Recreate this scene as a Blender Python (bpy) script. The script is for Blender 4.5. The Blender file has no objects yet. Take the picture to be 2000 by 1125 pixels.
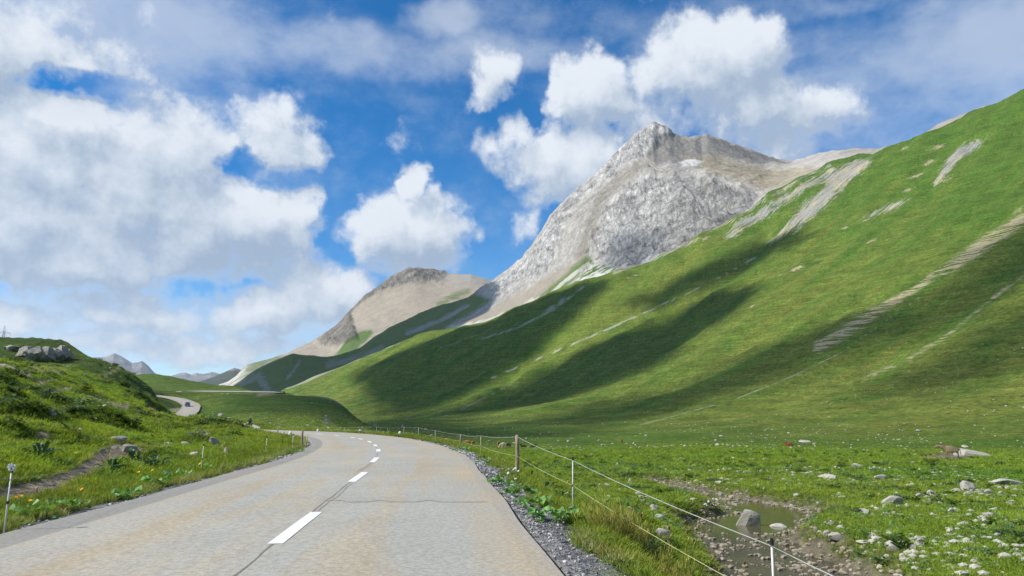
import bpy, bmesh, math, random
import numpy as np
from mathutils import Vector, Matrix

random.seed(7)
RNG = np.random.default_rng(11)
scene = bpy.context.scene
COL = scene.collection

# ------------------------------------------------------------------ camera, sky, sun, exposure
F_PX, CAM_H = 1440.0, 1.4
TILT = math.atan(252.5 / F_PX)
cam_data = bpy.data.cameras.new('camera')
cam_data.sensor_width = 36.0
cam_data.lens = 36.0 * F_PX / 2000.0
cam_data.clip_start = 0.1
cam_data.clip_end = 40000.0
cam = bpy.data.objects.new('camera', cam_data)
COL.objects.link(cam)
cam.location = (0, 0, CAM_H)
cam.rotation_euler = (math.pi / 2 + TILT, 0, 0)
scene.camera = cam

SUN_AZ, SUN_EL = math.radians(-104), math.radians(41)
TO_SUN = Vector((math.sin(SUN_AZ) * math.cos(SUN_EL), math.cos(SUN_AZ) * math.cos(SUN_EL), math.sin(SUN_EL)))
sun_data = bpy.data.lights.new('sun', 'SUN')
sun_data.energy = 5.0
sun_data.angle = math.radians(0.53)
sun_data.color = (1.0, 0.95, 0.86)
sun = bpy.data.objects.new('sun', sun_data)
COL.objects.link(sun)
sun.rotation_euler = (-TO_SUN).to_track_quat('-Z', 'Y').to_euler()

vs = scene.view_settings
vs.view_transform = 'Standard'
vs.look = 'None'
vs.exposure = 0.22
vs.gamma = 1.0
vs.use_curve_mapping = False
scene.render.engine = 'CYCLES'
cy = scene.cycles
cy.use_denoising = True
cy.denoiser = 'OPENIMAGEDENOISE'
cy.max_bounces = 4
cy.diffuse_bounces = 2
cy.glossy_bounces = 2
cy.transmission_bounces = 3
cy.volume_bounces = 1
cy.transparent_max_bounces = 12
cy.caustics_reflective = False
cy.caustics_refractive = False
cy.use_adaptive_sampling = True
cy.adaptive_threshold = 0.015


class NT:
    """Small helper for building node trees."""
    def __init__(self, tree):
        self.t = tree
        self.n = tree.nodes
        self.l = tree.links

    def new(self, kind, **kw):
        nd = self.n.new(kind)
        for k, v in kw.items():
            setattr(nd, k, v)
        return nd

    def put(self, sock, v):
        if isinstance(v, bpy.types.NodeSocket):
            self.l.new(v, sock)
        elif v is not None:
            if sock.type == 'RGBA' and len(v) == 3:
                v = (*v, 1)
            sock.default_value = v

    def math(self, op, a, b=None, c=None, clamp=False):
        nd = self.new('ShaderNodeMath', operation=op, use_clamp=clamp)
        for i, v in enumerate((a, b, c)):
            if v is not None:
                self.put(nd.inputs[i], v)
        return nd.outputs[0]

    def vmath(self, op, a, b=None, c=None):
        nd = self.new('ShaderNodeVectorMath', operation=op)
        for i, v in enumerate((a, b, c)):
            if v is not None:
                self.put(nd.inputs[i], v)
        return nd.outputs['Value'] if op in ('LENGTH', 'DOT_PRODUCT', 'DISTANCE') else nd.outputs[0]

    def noise(self, vec, scale, detail=4.0, rough=0.55, dist=0.0):
        nd = self.new('ShaderNodeTexNoise')
        nd.inputs['Scale'].default_value = scale
        nd.inputs['Detail'].default_value = detail
        nd.inputs['Roughness'].default_value = rough
        nd.inputs['Distortion'].default_value = dist
        if vec is not None:
            self.l.new(vec, nd.inputs['Vector'])
        return nd

    def ramp(self, fac, a, b, lo=0.0, hi=1.0, smooth=True):
        nd = self.new('ShaderNodeMapRange', interpolation_type='SMOOTHSTEP' if smooth else 'LINEAR')
        self.put(nd.inputs[0], fac)
        for i, v in enumerate((a, b, lo, hi)):
            self.put(nd.inputs[i + 1], v)
        return nd.outputs[0]

    def mix(self, fac, a, b, blend='MIX'):
        nd = self.new('ShaderNodeMix', data_type='RGBA', blend_type=blend)
        self.put(nd.inputs[0], fac)
        self.put(nd.inputs[6], a)
        self.put(nd.inputs[7], b)
        return nd.outputs[2]


def px_ray(px, py):
    a, b = (np.asarray(px, float) - 1000) / F_PX, (562.5 - np.asarray(py, float)) / F_PX
    x, y, z = a, math.cos(TILT) - b * math.sin(TILT), math.sin(TILT) + b * math.cos(TILT)
    h = np.hypot(x, y)
    return np.arctan2(x, y), z / h            # azimuth, slope of the ray


# the sky: physical daylight with cumulus and thin veils
world = bpy.data.worlds.new('World')
scene.world = world
world.use_nodes = True
wt = NT(world.node_tree)
wt.n.clear()

CLOUDS = [  # x, y, rx, ry, weight (where the clouds stand, as seen from the road)
    # high bank at the upper left
    (40, 110, 230, 75, .75), (190, 100, 110, 45, .45), (120, 20, 200, 60, .42),
    # the big bank at the left
    (120, 250, 150, 95, .95), (40, 300, 150, 130, .9), (250, 350, 230, 170, .85), (500, 425, 150, 85, 1.0), (330, 205, 100, 60, .45),
    (510, 215, 60, 70, .75), (545, 285, 130, 75, .8), (590, 300, 60, 60, .6), (430, 260, 100, 50, .5), (120, 450, 220, 130, .9), (420, 500, 250, 60, .75),
    (590, 440, 75, 110, .6), (300, 480, 250, 90, .75), (560, 560, 120, 80, .6), (640, 590, 110, 70, .7), (200, 605, 200, 45, .7), (40, 612, 120, 50, .7),
    (470, 608, 190, 48, .7), (350, 672, 400, 35, .62), (650, 650, 130, 40, .3),
    # middle
    (775, 455, 130, 90, 1.05), (735, 480, 95, 65, .6), (812, 350, 32, 36, .8), (842, 385, 30, 30, .6), (880, 460, 75, 65, .5), (925, 455, 28, 24, .45),
    (840, 505, 90, 45, .6),
    # small scraps in the blue
    (575, 165, 36, 36, .36), (540, 145, 18, 30, .2), (645, 215, 36, 22, .2), (962, 140, 58, 50, .75), (935, 178, 34, 28, .55), (992, 160, 26, 38, .5),
    (1150, 170, 88, 72, 1.0), (1120, 215, 55, 45, .55), (1180, 150, 60, 60, .3),
    (1110, 310, 115, 90, .95), (1000, 255, 46, 60, .55), (955, 290, 46, 46, .5), (1010, 330, 80, 70, .55), (1085, 375, 70, 50, .6), (1165, 300, 80, 70, .4),
    (1035, 445, 46, 40, .55), (970, 500, 50, 24, .3), (910, 370, 18, 46, .18),
    # the tall cloud over the peak
    (1400, 110, 112, 92, .95), (1300, 140, 88, 100, .62), (1290, 225, 95, 60, .6), (1440, 210, 130, 70, .68), (1590, 215, 85, 58, .8),
    (1500, 255, 190, 55, .6), (1360, 250, 160, 60, .6), (1540, 300, 150, 40, .45), (1500, 110, 80, 70, .3),
]
VEILS = [
    (560, 60, 200, 34, .34), (700, 92, 200, 56, .42), (930, 108, 230, 46, .42), (860, 30, 90, 40, .55), (1100, 100, 150, 40, .3), (1010, 30, 130, 40, .28),
    (1700, 130, 300, 120, .34), (1880, 190, 260, 110, .38), (1960, 70, 150, 75, .62), (1650, 8, 110, 24, .4), (1760, 240, 260, 70, .34), (1480, 20, 260, 40, .28),
    (540, 150, 230, 90, .12), (1900, 20, 200, 50, .4),
    (230, 20, 300, 90, .55), (330, 80, 170, 90, .5), (200, 640, 420, 60, .5), (560, 640, 200, 60, .4), (380, 190, 160, 70, .35), (560, 330, 90, 60, .3), (1230, 60, 90, 60, .3),
]
HOLES = [  # blue gaps between the clouds
    (482, 308, 46, 34, .62), (570, 345, 70, 28, .45), (150, 160, 95, 26, .55), (20, 568, 60, 20, .3), (165, 560, 60, 16, .25), (655, 470, 44, 80, .45), (1075, 425, 34, 40, .5),
    (420, 150, 80, 55, .4), (240, 205, 34, 28, .3), (660, 360, 44, 90, .5), (690, 250, 70, 130, .5), (1050, 200, 26, 80, .4), (500, 565, 34, 14, .25),
]
GREYS = [  # the shaded undersides
    (440, 512, 250, 48, .75), (250, 480, 190, 60, .6), (60, 505, 140, 60, .55), (300, 560, 300, 40, .3), (120, 165, 190, 50, .35), (250, 25, 230, 60, .25), (1480, 265, 190, 45, .6),
    (330, 330, 90, 50, .3), (640, 520, 60, 30, .4), (780, 505, 110, 30, .3), (330, 640, 300, 40, .35), (90, 380, 110, 50, .25), (1100, 370, 90, 30, .25),
]
grp = bpy.data.node_groups.new('cloud_density', 'ShaderNodeTree')
grp.interface.new_socket('P', in_out='INPUT', socket_type='NodeSocketVector')
grp.interface.new_socket('Density', in_out='OUTPUT', socket_type='NodeSocketFloat')
g = NT(grp)
gi, go = g.new('NodeGroupInput'), g.new('NodeGroupOutput')
P_in = gi.outputs[0]
warp = g.noise(P_in, 7.0, 3.0, .55)
w1 = g.vmath('MULTIPLY', g.vmath('SUBTRACT', warp.outputs['Color'], (.5, .5, .5)), (.075, .055, 0))
warp2 = g.noise(P_in, 28.0, 3.0, .6)
w2 = g.vmath('MULTIPLY', g.vmath('SUBTRACT', warp2.outputs['Color'], (.5, .5, .5)), (.04, .036, 0))
Pw = g.vmath('ADD', P_in, g.vmath('ADD', w1, w2))


def blobs(table, vec, k=1.3, smooth=.22):
    total = None
    for (cx, cyy, rx, ry, wgt) in table:
        az, sl = px_ray(cx, cyy)
        az, el = float(az), float(math.atan(sl))
        sx, sy = F_PX / (rx * k) * math.cos(el), F_PX / (ry * k)
        q = g.vmath('MULTIPLY_ADD', vec, (sx, sy, 0), (-az * sx, -el * sy, 0))
        v = g.math('MULTIPLY_ADD', g.vmath('DOT_PRODUCT', q, q), -wgt, wgt)
        v = g.math('MAXIMUM', v, 0.0)
        total = v if total is None else g.math('SMOOTH_MAX', total, v, smooth)
    return total


total = blobs(CLOUDS, Pw)
total = g.math('SUBTRACT', total, blobs(HOLES, Pw, 1.2))
# everywhere out of the frame: the same broken cumulus, from noise alone
sep = g.new('ShaderNodeSeparateXYZ')
g.put(sep.inputs[0], P_in)
outside = g.ramp(g.math('ABSOLUTE', sep.outputs[0]), .72, .95)
outside = g.math('MAXIMUM', outside, g.ramp(sep.outputs[1], .52, .70))
gen = g.noise(P_in, 2.3, 5.0, .55)
genv = g.math('MULTIPLY', g.ramp(gen.outputs['Fac'], .46, .68), .9)
total = g.math('MINIMUM', total, 1.05)
total = g.math('ADD', total, g.math('MULTIPLY', genv, outside))
fine = g.noise(P_in, 10.0, 10.0, .62)
fine2 = g.noise(P_in, 34.0, 6.0, .62)
total = g.math('MULTIPLY_ADD', g.math('SUBTRACT', fine.outputs['Fac'], .50), 1.5, total)
total = g.math('MULTIPLY_ADD', g.math('SUBTRACT', fine2.outputs['Fac'], .50), .38, total)
g.put(go.inputs[0], total)

# thin veils and the grey undersides, evaluated once
grp2 = bpy.data.node_groups.new('cloud_veils', 'ShaderNodeTree')
grp2.interface.new_socket('P', in_out='INPUT', socket_type='NodeSocketVector')
grp2.interface.new_socket('Veil', in_out='OUTPUT', socket_type='NodeSocketFloat')
grp2.interface.new_socket('Grey', in_out='OUTPUT', socket_type='NodeSocketFloat')
g = NT(grp2)
gi, go = g.new('NodeGroupInput'), g.new('NodeGroupOutput')
wv = g.noise(gi.outputs[0], 9.0, 4.0, .6)
Pv = g.vmath('ADD', gi.outputs[0], g.vmath('MULTIPLY', g.vmath('SUBTRACT', wv.outputs['Color'], (.5, .5, .5)), (.09, .07, 0)))
stretch = g.noise(g.vmath('MULTIPLY', gi.outputs[0], (1, 1.5, 1)), 9.0, 7.0, .62)
vt = g.math('ADD', blobs(VEILS, Pv), g.math('MULTIPLY', g.math('SUBTRACT', stretch.outputs['Fac'], .5), .75))
g.put(go.inputs[0], vt)
g.put(go.inputs[1], blobs(GREYS, Pv, 1.25))

tc = wt.new('ShaderNodeTexCoord')
sp = wt.new('ShaderNodeSeparateXYZ')
wt.l.new(tc.outputs['Generated'], sp.inputs[0])
azn = wt.math('ARCTAN2', sp.outputs[0], sp.outputs[1])
eln = wt.math('ARCSINE', sp.outputs[2])
cmb = wt.new('ShaderNodeCombineXYZ')
wt.put(cmb.inputs[0], azn)
wt.put(cmb.inputs[1], eln)


def cloud_at(vec):
    nd = wt.new('ShaderNodeGroup')
    nd.node_tree = grp
    wt.l.new(vec, nd.inputs[0])
    return nd.outputs[0]


d0 = cloud_at(cmb.outputs[0])
d1 = cloud_at(wt.vmath('ADD', cmb.outputs[0], (-.018, .034, 0)))      # towards the sun
v_nd = wt.new('ShaderNodeGroup')
v_nd.node_tree = grp2
wt.l.new(cmb.outputs[0], v_nd.inputs[0])
veil = wt.math('MULTIPLY', wt.ramp(v_nd.outputs[0], .06, .62), .56)
solid = wt.ramp(d0, .14, .56)
alpha = wt.math('SUBTRACT', 1.0, wt.math('MULTIPLY', wt.math('SUBTRACT', 1.0, veil), wt.math('SUBTRACT', 1.0, solid)))
lit = wt.math('SUBTRACT', d0, d1)
shade = wt.ramp(lit, -.55, .52)
core = wt.ramp(d0, .55, 1.5)
shade = wt.math('SUBTRACT', shade, wt.math('MULTIPLY', core, .06))
shade = wt.math('MULTIPLY', wt.math('SUBTRACT', shade, wt.math('MULTIPLY', v_nd.outputs[1], .62)), 1.0, None, True)
shade = wt.math('MAXIMUM', shade, wt.math('MULTIPLY', wt.math('SUBTRACT', 1.0, solid), .78))
ccol = wt.mix(shade, (.32, .41, .54), (.76, .80, .85))
sky = wt.new('ShaderNodeTexSky', sky_type='NISHITA')
sky.sun_disc = False
sky.sun_elevation = SUN_EL
sky.sun_rotation = SUN_AZ
sky.altitude = 2200
sky.air_density = 1.0
sky.dust_density = 0.4
sky.ozone_density = 2.2
skc = wt.mix(1.0, sky.outputs[0], (.14, .14, .14), 'MULTIPLY')
hsv = wt.new('ShaderNodeHueSaturation')
hsv.inputs['Saturation'].default_value = 1.45
hsv.inputs['Value'].default_value = 1.0
wt.put(hsv.inputs['Color'], skc)
alpha = wt.math('MULTIPLY', alpha, .97)
final = wt.mix(alpha, hsv.outputs[0], ccol)
bg = wt.new('ShaderNodeBackground')
bg.inputs['Strength'].default_value = 1.0
wt.put(bg.inputs['Color'], final)
wo = wt.new('ShaderNodeOutputWorld')
wt.l.new(bg.outputs[0], wo.inputs['Surface'])
world.cycles.sampling_method = 'MANUAL'
world.cycles.sample_map_resolution = 512


# ------------------------------------------------------------------ numeric helpers
_perm = np.random.default_rng(5).permutation(65536).astype(np.int64)
_gang = np.random.default_rng(6).random(65536) * 2 * np.pi
_gx, _gy = np.cos(_gang), np.sin(_gang)


def gnoise(x, y, seed=0):
    """2-D gradient noise, about -0.7 .. 0.7."""
    xi, yi = np.floor(x).astype(np.int64), np.floor(y).astype(np.int64)
    fx, fy = x - xi, y - yi
    u = fx * fx * fx * (fx * (fx * 6 - 15) + 10)
    v = fy * fy * fy * (fy * (fy * 6 - 15) + 10)

    def corner(ix, iy, dx, dy):
        h = _perm[(_perm[(ix + seed * 131) & 65535] + iy) & 65535]
        return _gx[h] * dx + _gy[h] * dy
    a, b = corner(xi, yi, fx, fy), corner(xi + 1, yi, fx - 1, fy)
    c, d = corner(xi, yi + 1, fx, fy - 1), corner(xi + 1, yi + 1, fx - 1, fy - 1)
    return (a + u * (b - a)) + v * ((c + u * (d - c)) - (a + u * (b - a)))


def fbm(x, y, octaves=4, seed=0, gain=.5, lac=2.03):
    s, amp, tot = 0, 1.0, 0
    for o in range(octaves):
        s = s + amp * gnoise(x, y, seed + o * 7)
        tot += amp
        amp *= gain
        x, y = x * lac + 17.3, y * lac - 9.1
    return s / tot * 1.5


def ridged(x, y, octaves=4, seed=0, gain=.5):
    s, amp, tot = 0, 1.0, 0
    for o in range(octaves):
        s = s + amp * (1 - 2.2 * np.abs(gnoise(x, y, seed + o * 7)))
        tot += amp
        amp *= gain
        x, y = x * 2.07 + 11.3, y * 2.07 - 5.1
    return s / tot


def sstep(a, b, x):
    t = np.clip((x - a) / (b - a), 0, 1)
    return t * t * (3 - 2 * t)


def lerp(a, b, t):
    return a + (b - a) * t


def poly_sd(x, y, poly):
    """Signed distance to a polygon, positive inside."""
    p = np.asarray(poly, float)
    q = np.roll(p, -1, axis=0)
    best = np.full(x.shape, 1e18)
    inside = np.zeros(x.shape, bool)
    for (ax, ay), (bx, by) in zip(p, q):
        ex, ey = bx - ax, by - ay
        t = np.clip(((x - ax) * ex + (y - ay) * ey) / (ex * ex + ey * ey + 1e-12), 0, 1)
        best = np.minimum(best, (x - ax - t * ex) ** 2 + (y - ay - t * ey) ** 2)
        if ay != by:
            inside ^= ((ay > y) != (by > y)) & (x < (bx - ax) * (y - ay) / (by - ay) + ax)
    d = np.sqrt(best)
    return np.where(inside, d, -d)


def line_d(x, y, pts):
    """Distance to a polyline, and the arc length of the nearest point."""
    best, arc = np.full(x.shape, 1e18), np.zeros(x.shape)
    s0 = 0.0
    for (ax, ay), (bx, by) in zip(pts[:-1], pts[1:]):
        ex, ey = bx - ax, by - ay
        L = math.hypot(ex, ey)
        t = np.clip(((x - ax) * ex + (y - ay) * ey) / (L * L + 1e-12), 0, 1)
        d = (x - ax - t * ex) ** 2 + (y - ay - t * ey) ** 2
        m = d < best
        best = np.where(m, d, best)
        arc = np.where(m, s0 + t * L, arc)
        s0 += L
    return np.sqrt(best), arc


def catmull(pts, n=8):
    p = np.asarray(pts, float)
    p = np.vstack([2 * p[0] - p[1], p, 2 * p[-1] - p[-2]])
    out = []
    for i in range(1, len(p) - 2):
        for k in range(n):
            t = k / n
            out.append(.5 * ((2 * p[i]) + (p[i + 1] - p[i - 1]) * t + (2 * p[i - 1] - 5 * p[i] + 4 * p[i + 1] - p[i + 2]) * t * t
                             + (3 * p[i] - p[i - 1] - 3 * p[i + 1] + p[i + 2]) * t ** 3))
    out.append(p[-2])
    return np.array(out)


class TPS:
    def __init__(self, pts, val, lam=1e-4):
        self.p = np.asarray(pts, float)
        n = len(self.p)
        d = np.linalg.norm(self.p[:, None] - self.p[None], axis=2)
        A = np.zeros((n + 3, n + 3))
        A[:n, :n] = self.k(d) + lam * np.eye(n)
        A[:n, n] = 1
        A[:n, n + 1:] = self.p
        A[n:, :n] = A[:n, n:].T
        self.w = np.linalg.solve(A, np.concatenate([np.asarray(val, float), np.zeros(3)]))

    @staticmethod
    def k(d):
        return d * d * np.log(d + 1e-9)

    def __call__(self, x, y):
        sh = x.shape
        x, y = x.ravel(), y.ravel()
        out = np.empty(len(x))
        n = len(self.p)
        for i in range(0, len(x), 60000):
            xx, yy = x[i:i + 60000], y[i:i + 60000]
            d2 = (xx[:, None] - self.p[None, :, 0]) ** 2 + (yy[:, None] - self.p[None, :, 1]) ** 2
            out[i:i + 60000] = (.5 * d2 * np.log(d2 + 1e-18)) @ self.w[:n] + self.w[n] + self.w[n + 1] * xx + self.w[n + 2] * yy
        return out.reshape(sh)


def to_px(x, y, z):
    """Where a point of the place lies in the photograph (2000 x 1125)."""
    zz = z - CAM_H
    c, s = math.cos(TILT), math.sin(TILT)
    dep = y * c + zz * s
    up = -y * s + zz * c
    dep = np.where(dep < .01, .01, dep)
    return 1000 + F_PX * x / dep, 562.5 - F_PX * up / dep


# ------------------------------------------------------------------ object helpers
def link(o):
    COL.objects.link(o)
    return o


def tag(o, label=None, cat=None, group=None, kind=None):
    for k, v in (('label', label), ('category', cat), ('group', group), ('kind', kind)):
        if v:
            o[k] = v
    return o


def np_mesh(name, verts, faces, smooth=False):
    """Mesh from numpy arrays; faces (n,3) or (n,4), or a list of such arrays."""
    me = bpy.data.meshes.new(name)
    verts = np.ascontiguousarray(verts, np.float32)
    fl = faces if isinstance(faces, list) else [faces]
    fl = [np.asarray(f_, np.int32) for f_ in fl if len(f_)]
    loops = np.concatenate([f_.ravel() for f_ in fl])
    sizes = np.concatenate([np.full(len(f_), f_.shape[1], np.int32) for f_ in fl])
    starts = np.concatenate([[0], np.cumsum(sizes)[:-1]]).astype(np.int32)
    me.vertices.add(len(verts))
    me.vertices.foreach_set('co', verts.ravel())
    me.loops.add(len(loops))
    me.loops.foreach_set('vertex_index', loops)
    me.polygons.add(len(sizes))
    me.polygons.foreach_set('loop_start', starts)
    me.polygons.foreach_set('loop_total', sizes)
    me.polygons.foreach_set('use_smooth', np.full(len(sizes), smooth, bool))
    me.update(calc_edges=True)
    me.validate()
    return me


def np_obj(name, verts, faces, mat, smooth=False, parent=None):
    me = np_mesh(name, verts, faces, smooth)
    if mat:
        me.materials.append(mat)
    o = link(bpy.data.objects.new(name, me))
    if parent:
        o.parent = parent
    return o


def empty(name, loc=(0, 0, 0), rz=0.0, scale=1.0):
    o = link(bpy.data.objects.new(name, None))
    o.empty_display_size = .2
    o.location = loc
    o.rotation_euler = (0, 0, rz)
    o.scale = (scale,) * 3
    return o


def copy_tree(o, parent=None):
    c = o.copy()
    COL.objects.link(c)
    c.parent = parent
    for ch in [k for k in CHILDREN.get(o.name, [])]:
        copy_tree(ch, c)
    return c


CHILDREN = {}


def note_children(o):
    """Remember the children of a thing once, so copying it stays cheap."""
    ch = list(o.children)
    CHILDREN[o.name] = ch
    for k in ch:
        note_children(k)


def grid_faces(nr, nc):
    i = np.arange(nr * nc).reshape(nr, nc)
    return np.stack([i[:-1, :-1], i[:-1, 1:], i[1:, 1:], i[1:, :-1]], -1).reshape(-1, 4)


def set_col(me, name, rgb):
    a = me.color_attributes.new(name, 'FLOAT_COLOR', 'POINT')
    c = np.ones((len(me.vertices), 4), np.float32)
    c[:, :3] = np.clip(rgb, 0, 1)
    a.data.foreach_set('color', c.ravel())


def set_val(me, name, v):
    a = me.attributes.new(name, 'FLOAT', 'POINT')
    a.data.foreach_set('value', np.ascontiguousarray(v, np.float32).ravel())


class MB:
    """Collects boxes, tubes and lathes into one mesh."""
    def __init__(self):
        self.v, self.f = [], []

    def add(self, verts, faces):
        b = len(self.v)
        self.v += [tuple(p) for p in verts]
        self.f += [tuple(b + i for i in f_) for f_ in faces]

    def box(self, c, s, rot=None, taper=1.0):
        vs_ = []
        for k in (-1, 1):
            t = taper if k > 0 else 1
            for (a, b) in ((-1, -1), (1, -1), (1, 1), (-1, 1)):
                p = Vector((a * s[0] / 2 * t, b * s[1] / 2 * t, k * s[2] / 2))
                if rot is not None:
                    p = rot @ p
                vs_.append(p + Vector(c))
        self.add(vs_, [(3, 2, 1, 0), (4, 5, 6, 7), (0, 1, 5, 4), (1, 2, 6, 5), (2, 3, 7, 6), (3, 0, 4, 7)])

    def tube(self, pts, rad, n=6, cap=True):
        pts = [Vector(p) for p in pts]
        rads = rad if isinstance(rad, (list, tuple)) else [rad] * len(pts)
        rings = []
        for i, p in enumerate(pts):
            d = (pts[min(i + 1, len(pts) - 1)] - pts[max(i - 1, 0)]).normalized()
            u = d.cross(Vector((0, 0, 1)))
            u = Vector((1, 0, 0)) if u.length < 1e-3 else u.normalized()
            w = d.cross(u)
            rings.append([p + (u * math.cos(2 * math.pi * k / n) + w * math.sin(2 * math.pi * k / n)) * rads[i] for k in range(n)])
        fs = []
        for i in range(len(pts) - 1):
            for k in range(n):
                fs.append((i * n + k, i * n + (k + 1) % n, (i + 1) * n + (k + 1) % n, (i + 1) * n + k))
        if cap:
            fs.append(tuple(range(n))[::-1])
            fs.append(tuple((len(pts) - 1) * n + k for k in range(n)))
        self.add([p for r in rings for p in r], fs)

    def loft(self, rings, cap=True):
        n = len(rings[0])
        fs = []
        for i in range(len(rings) - 1):
            for k in range(n):
                fs.append((i * n + k, i * n + (k + 1) % n, (i + 1) * n + (k + 1) % n, (i + 1) * n + k))
        if cap:
            fs.append(tuple(range(n))[::-1])
            fs.append(tuple((len(rings) - 1) * n + k for k in range(n)))
        self.add([p for r in rings for p in r], fs)

    def mesh(self, name, mat=None, smooth=False):
        me = bpy.data.meshes.new(name)
        me.from_pydata([tuple(p) for p in self.v], [], self.f)
        me.polygons.foreach_set('use_smooth', [smooth] * len(me.polygons))
        if mat:
            me.materials.append(mat)
        me.update()
        return me

    def build(self, name, mat=None, parent=None, smooth=False):
        o = link(bpy.data.objects.new(name, self.mesh(name, mat, smooth)))
        if parent:
            o.parent = parent
        return o


# ------------------------------------------------------------------ materials
def new_mat(name):
    m = bpy.data.materials.new(name)
    m.use_nodes = True
    nt = NT(m.node_tree)
    bsdf = m.node_tree.nodes['Principled BSDF']
    bsdf.inputs['Roughness'].default_value = .85
    bsdf.inputs['Specular IOR Level'].default_value = .25
    return m, nt, bsdf


def plain(name, rgb, rough=.7, spec=.3, metal=0.0, var=.25, scale=6.0):
    """A plain coloured surface with a little uneven wear."""
    m, nt, b = new_mat(name)
    t = nt.new('ShaderNodeTexCoord')
    n_ = nt.noise(t.outputs['Object'], scale, 5, .6)
    k = nt.ramp(n_.outputs['Fac'], .25, .75, 1 - var, 1 + var, smooth=False)
    nt.put(b.inputs['Base Color'], nt.mix(1.0, (*rgb, 1), k, 'MULTIPLY'))
    b.inputs['Roughness'].default_value = rough
    b.inputs['Specular IOR Level'].default_value = spec
    b.inputs['Metallic'].default_value = metal
    return m


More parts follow.
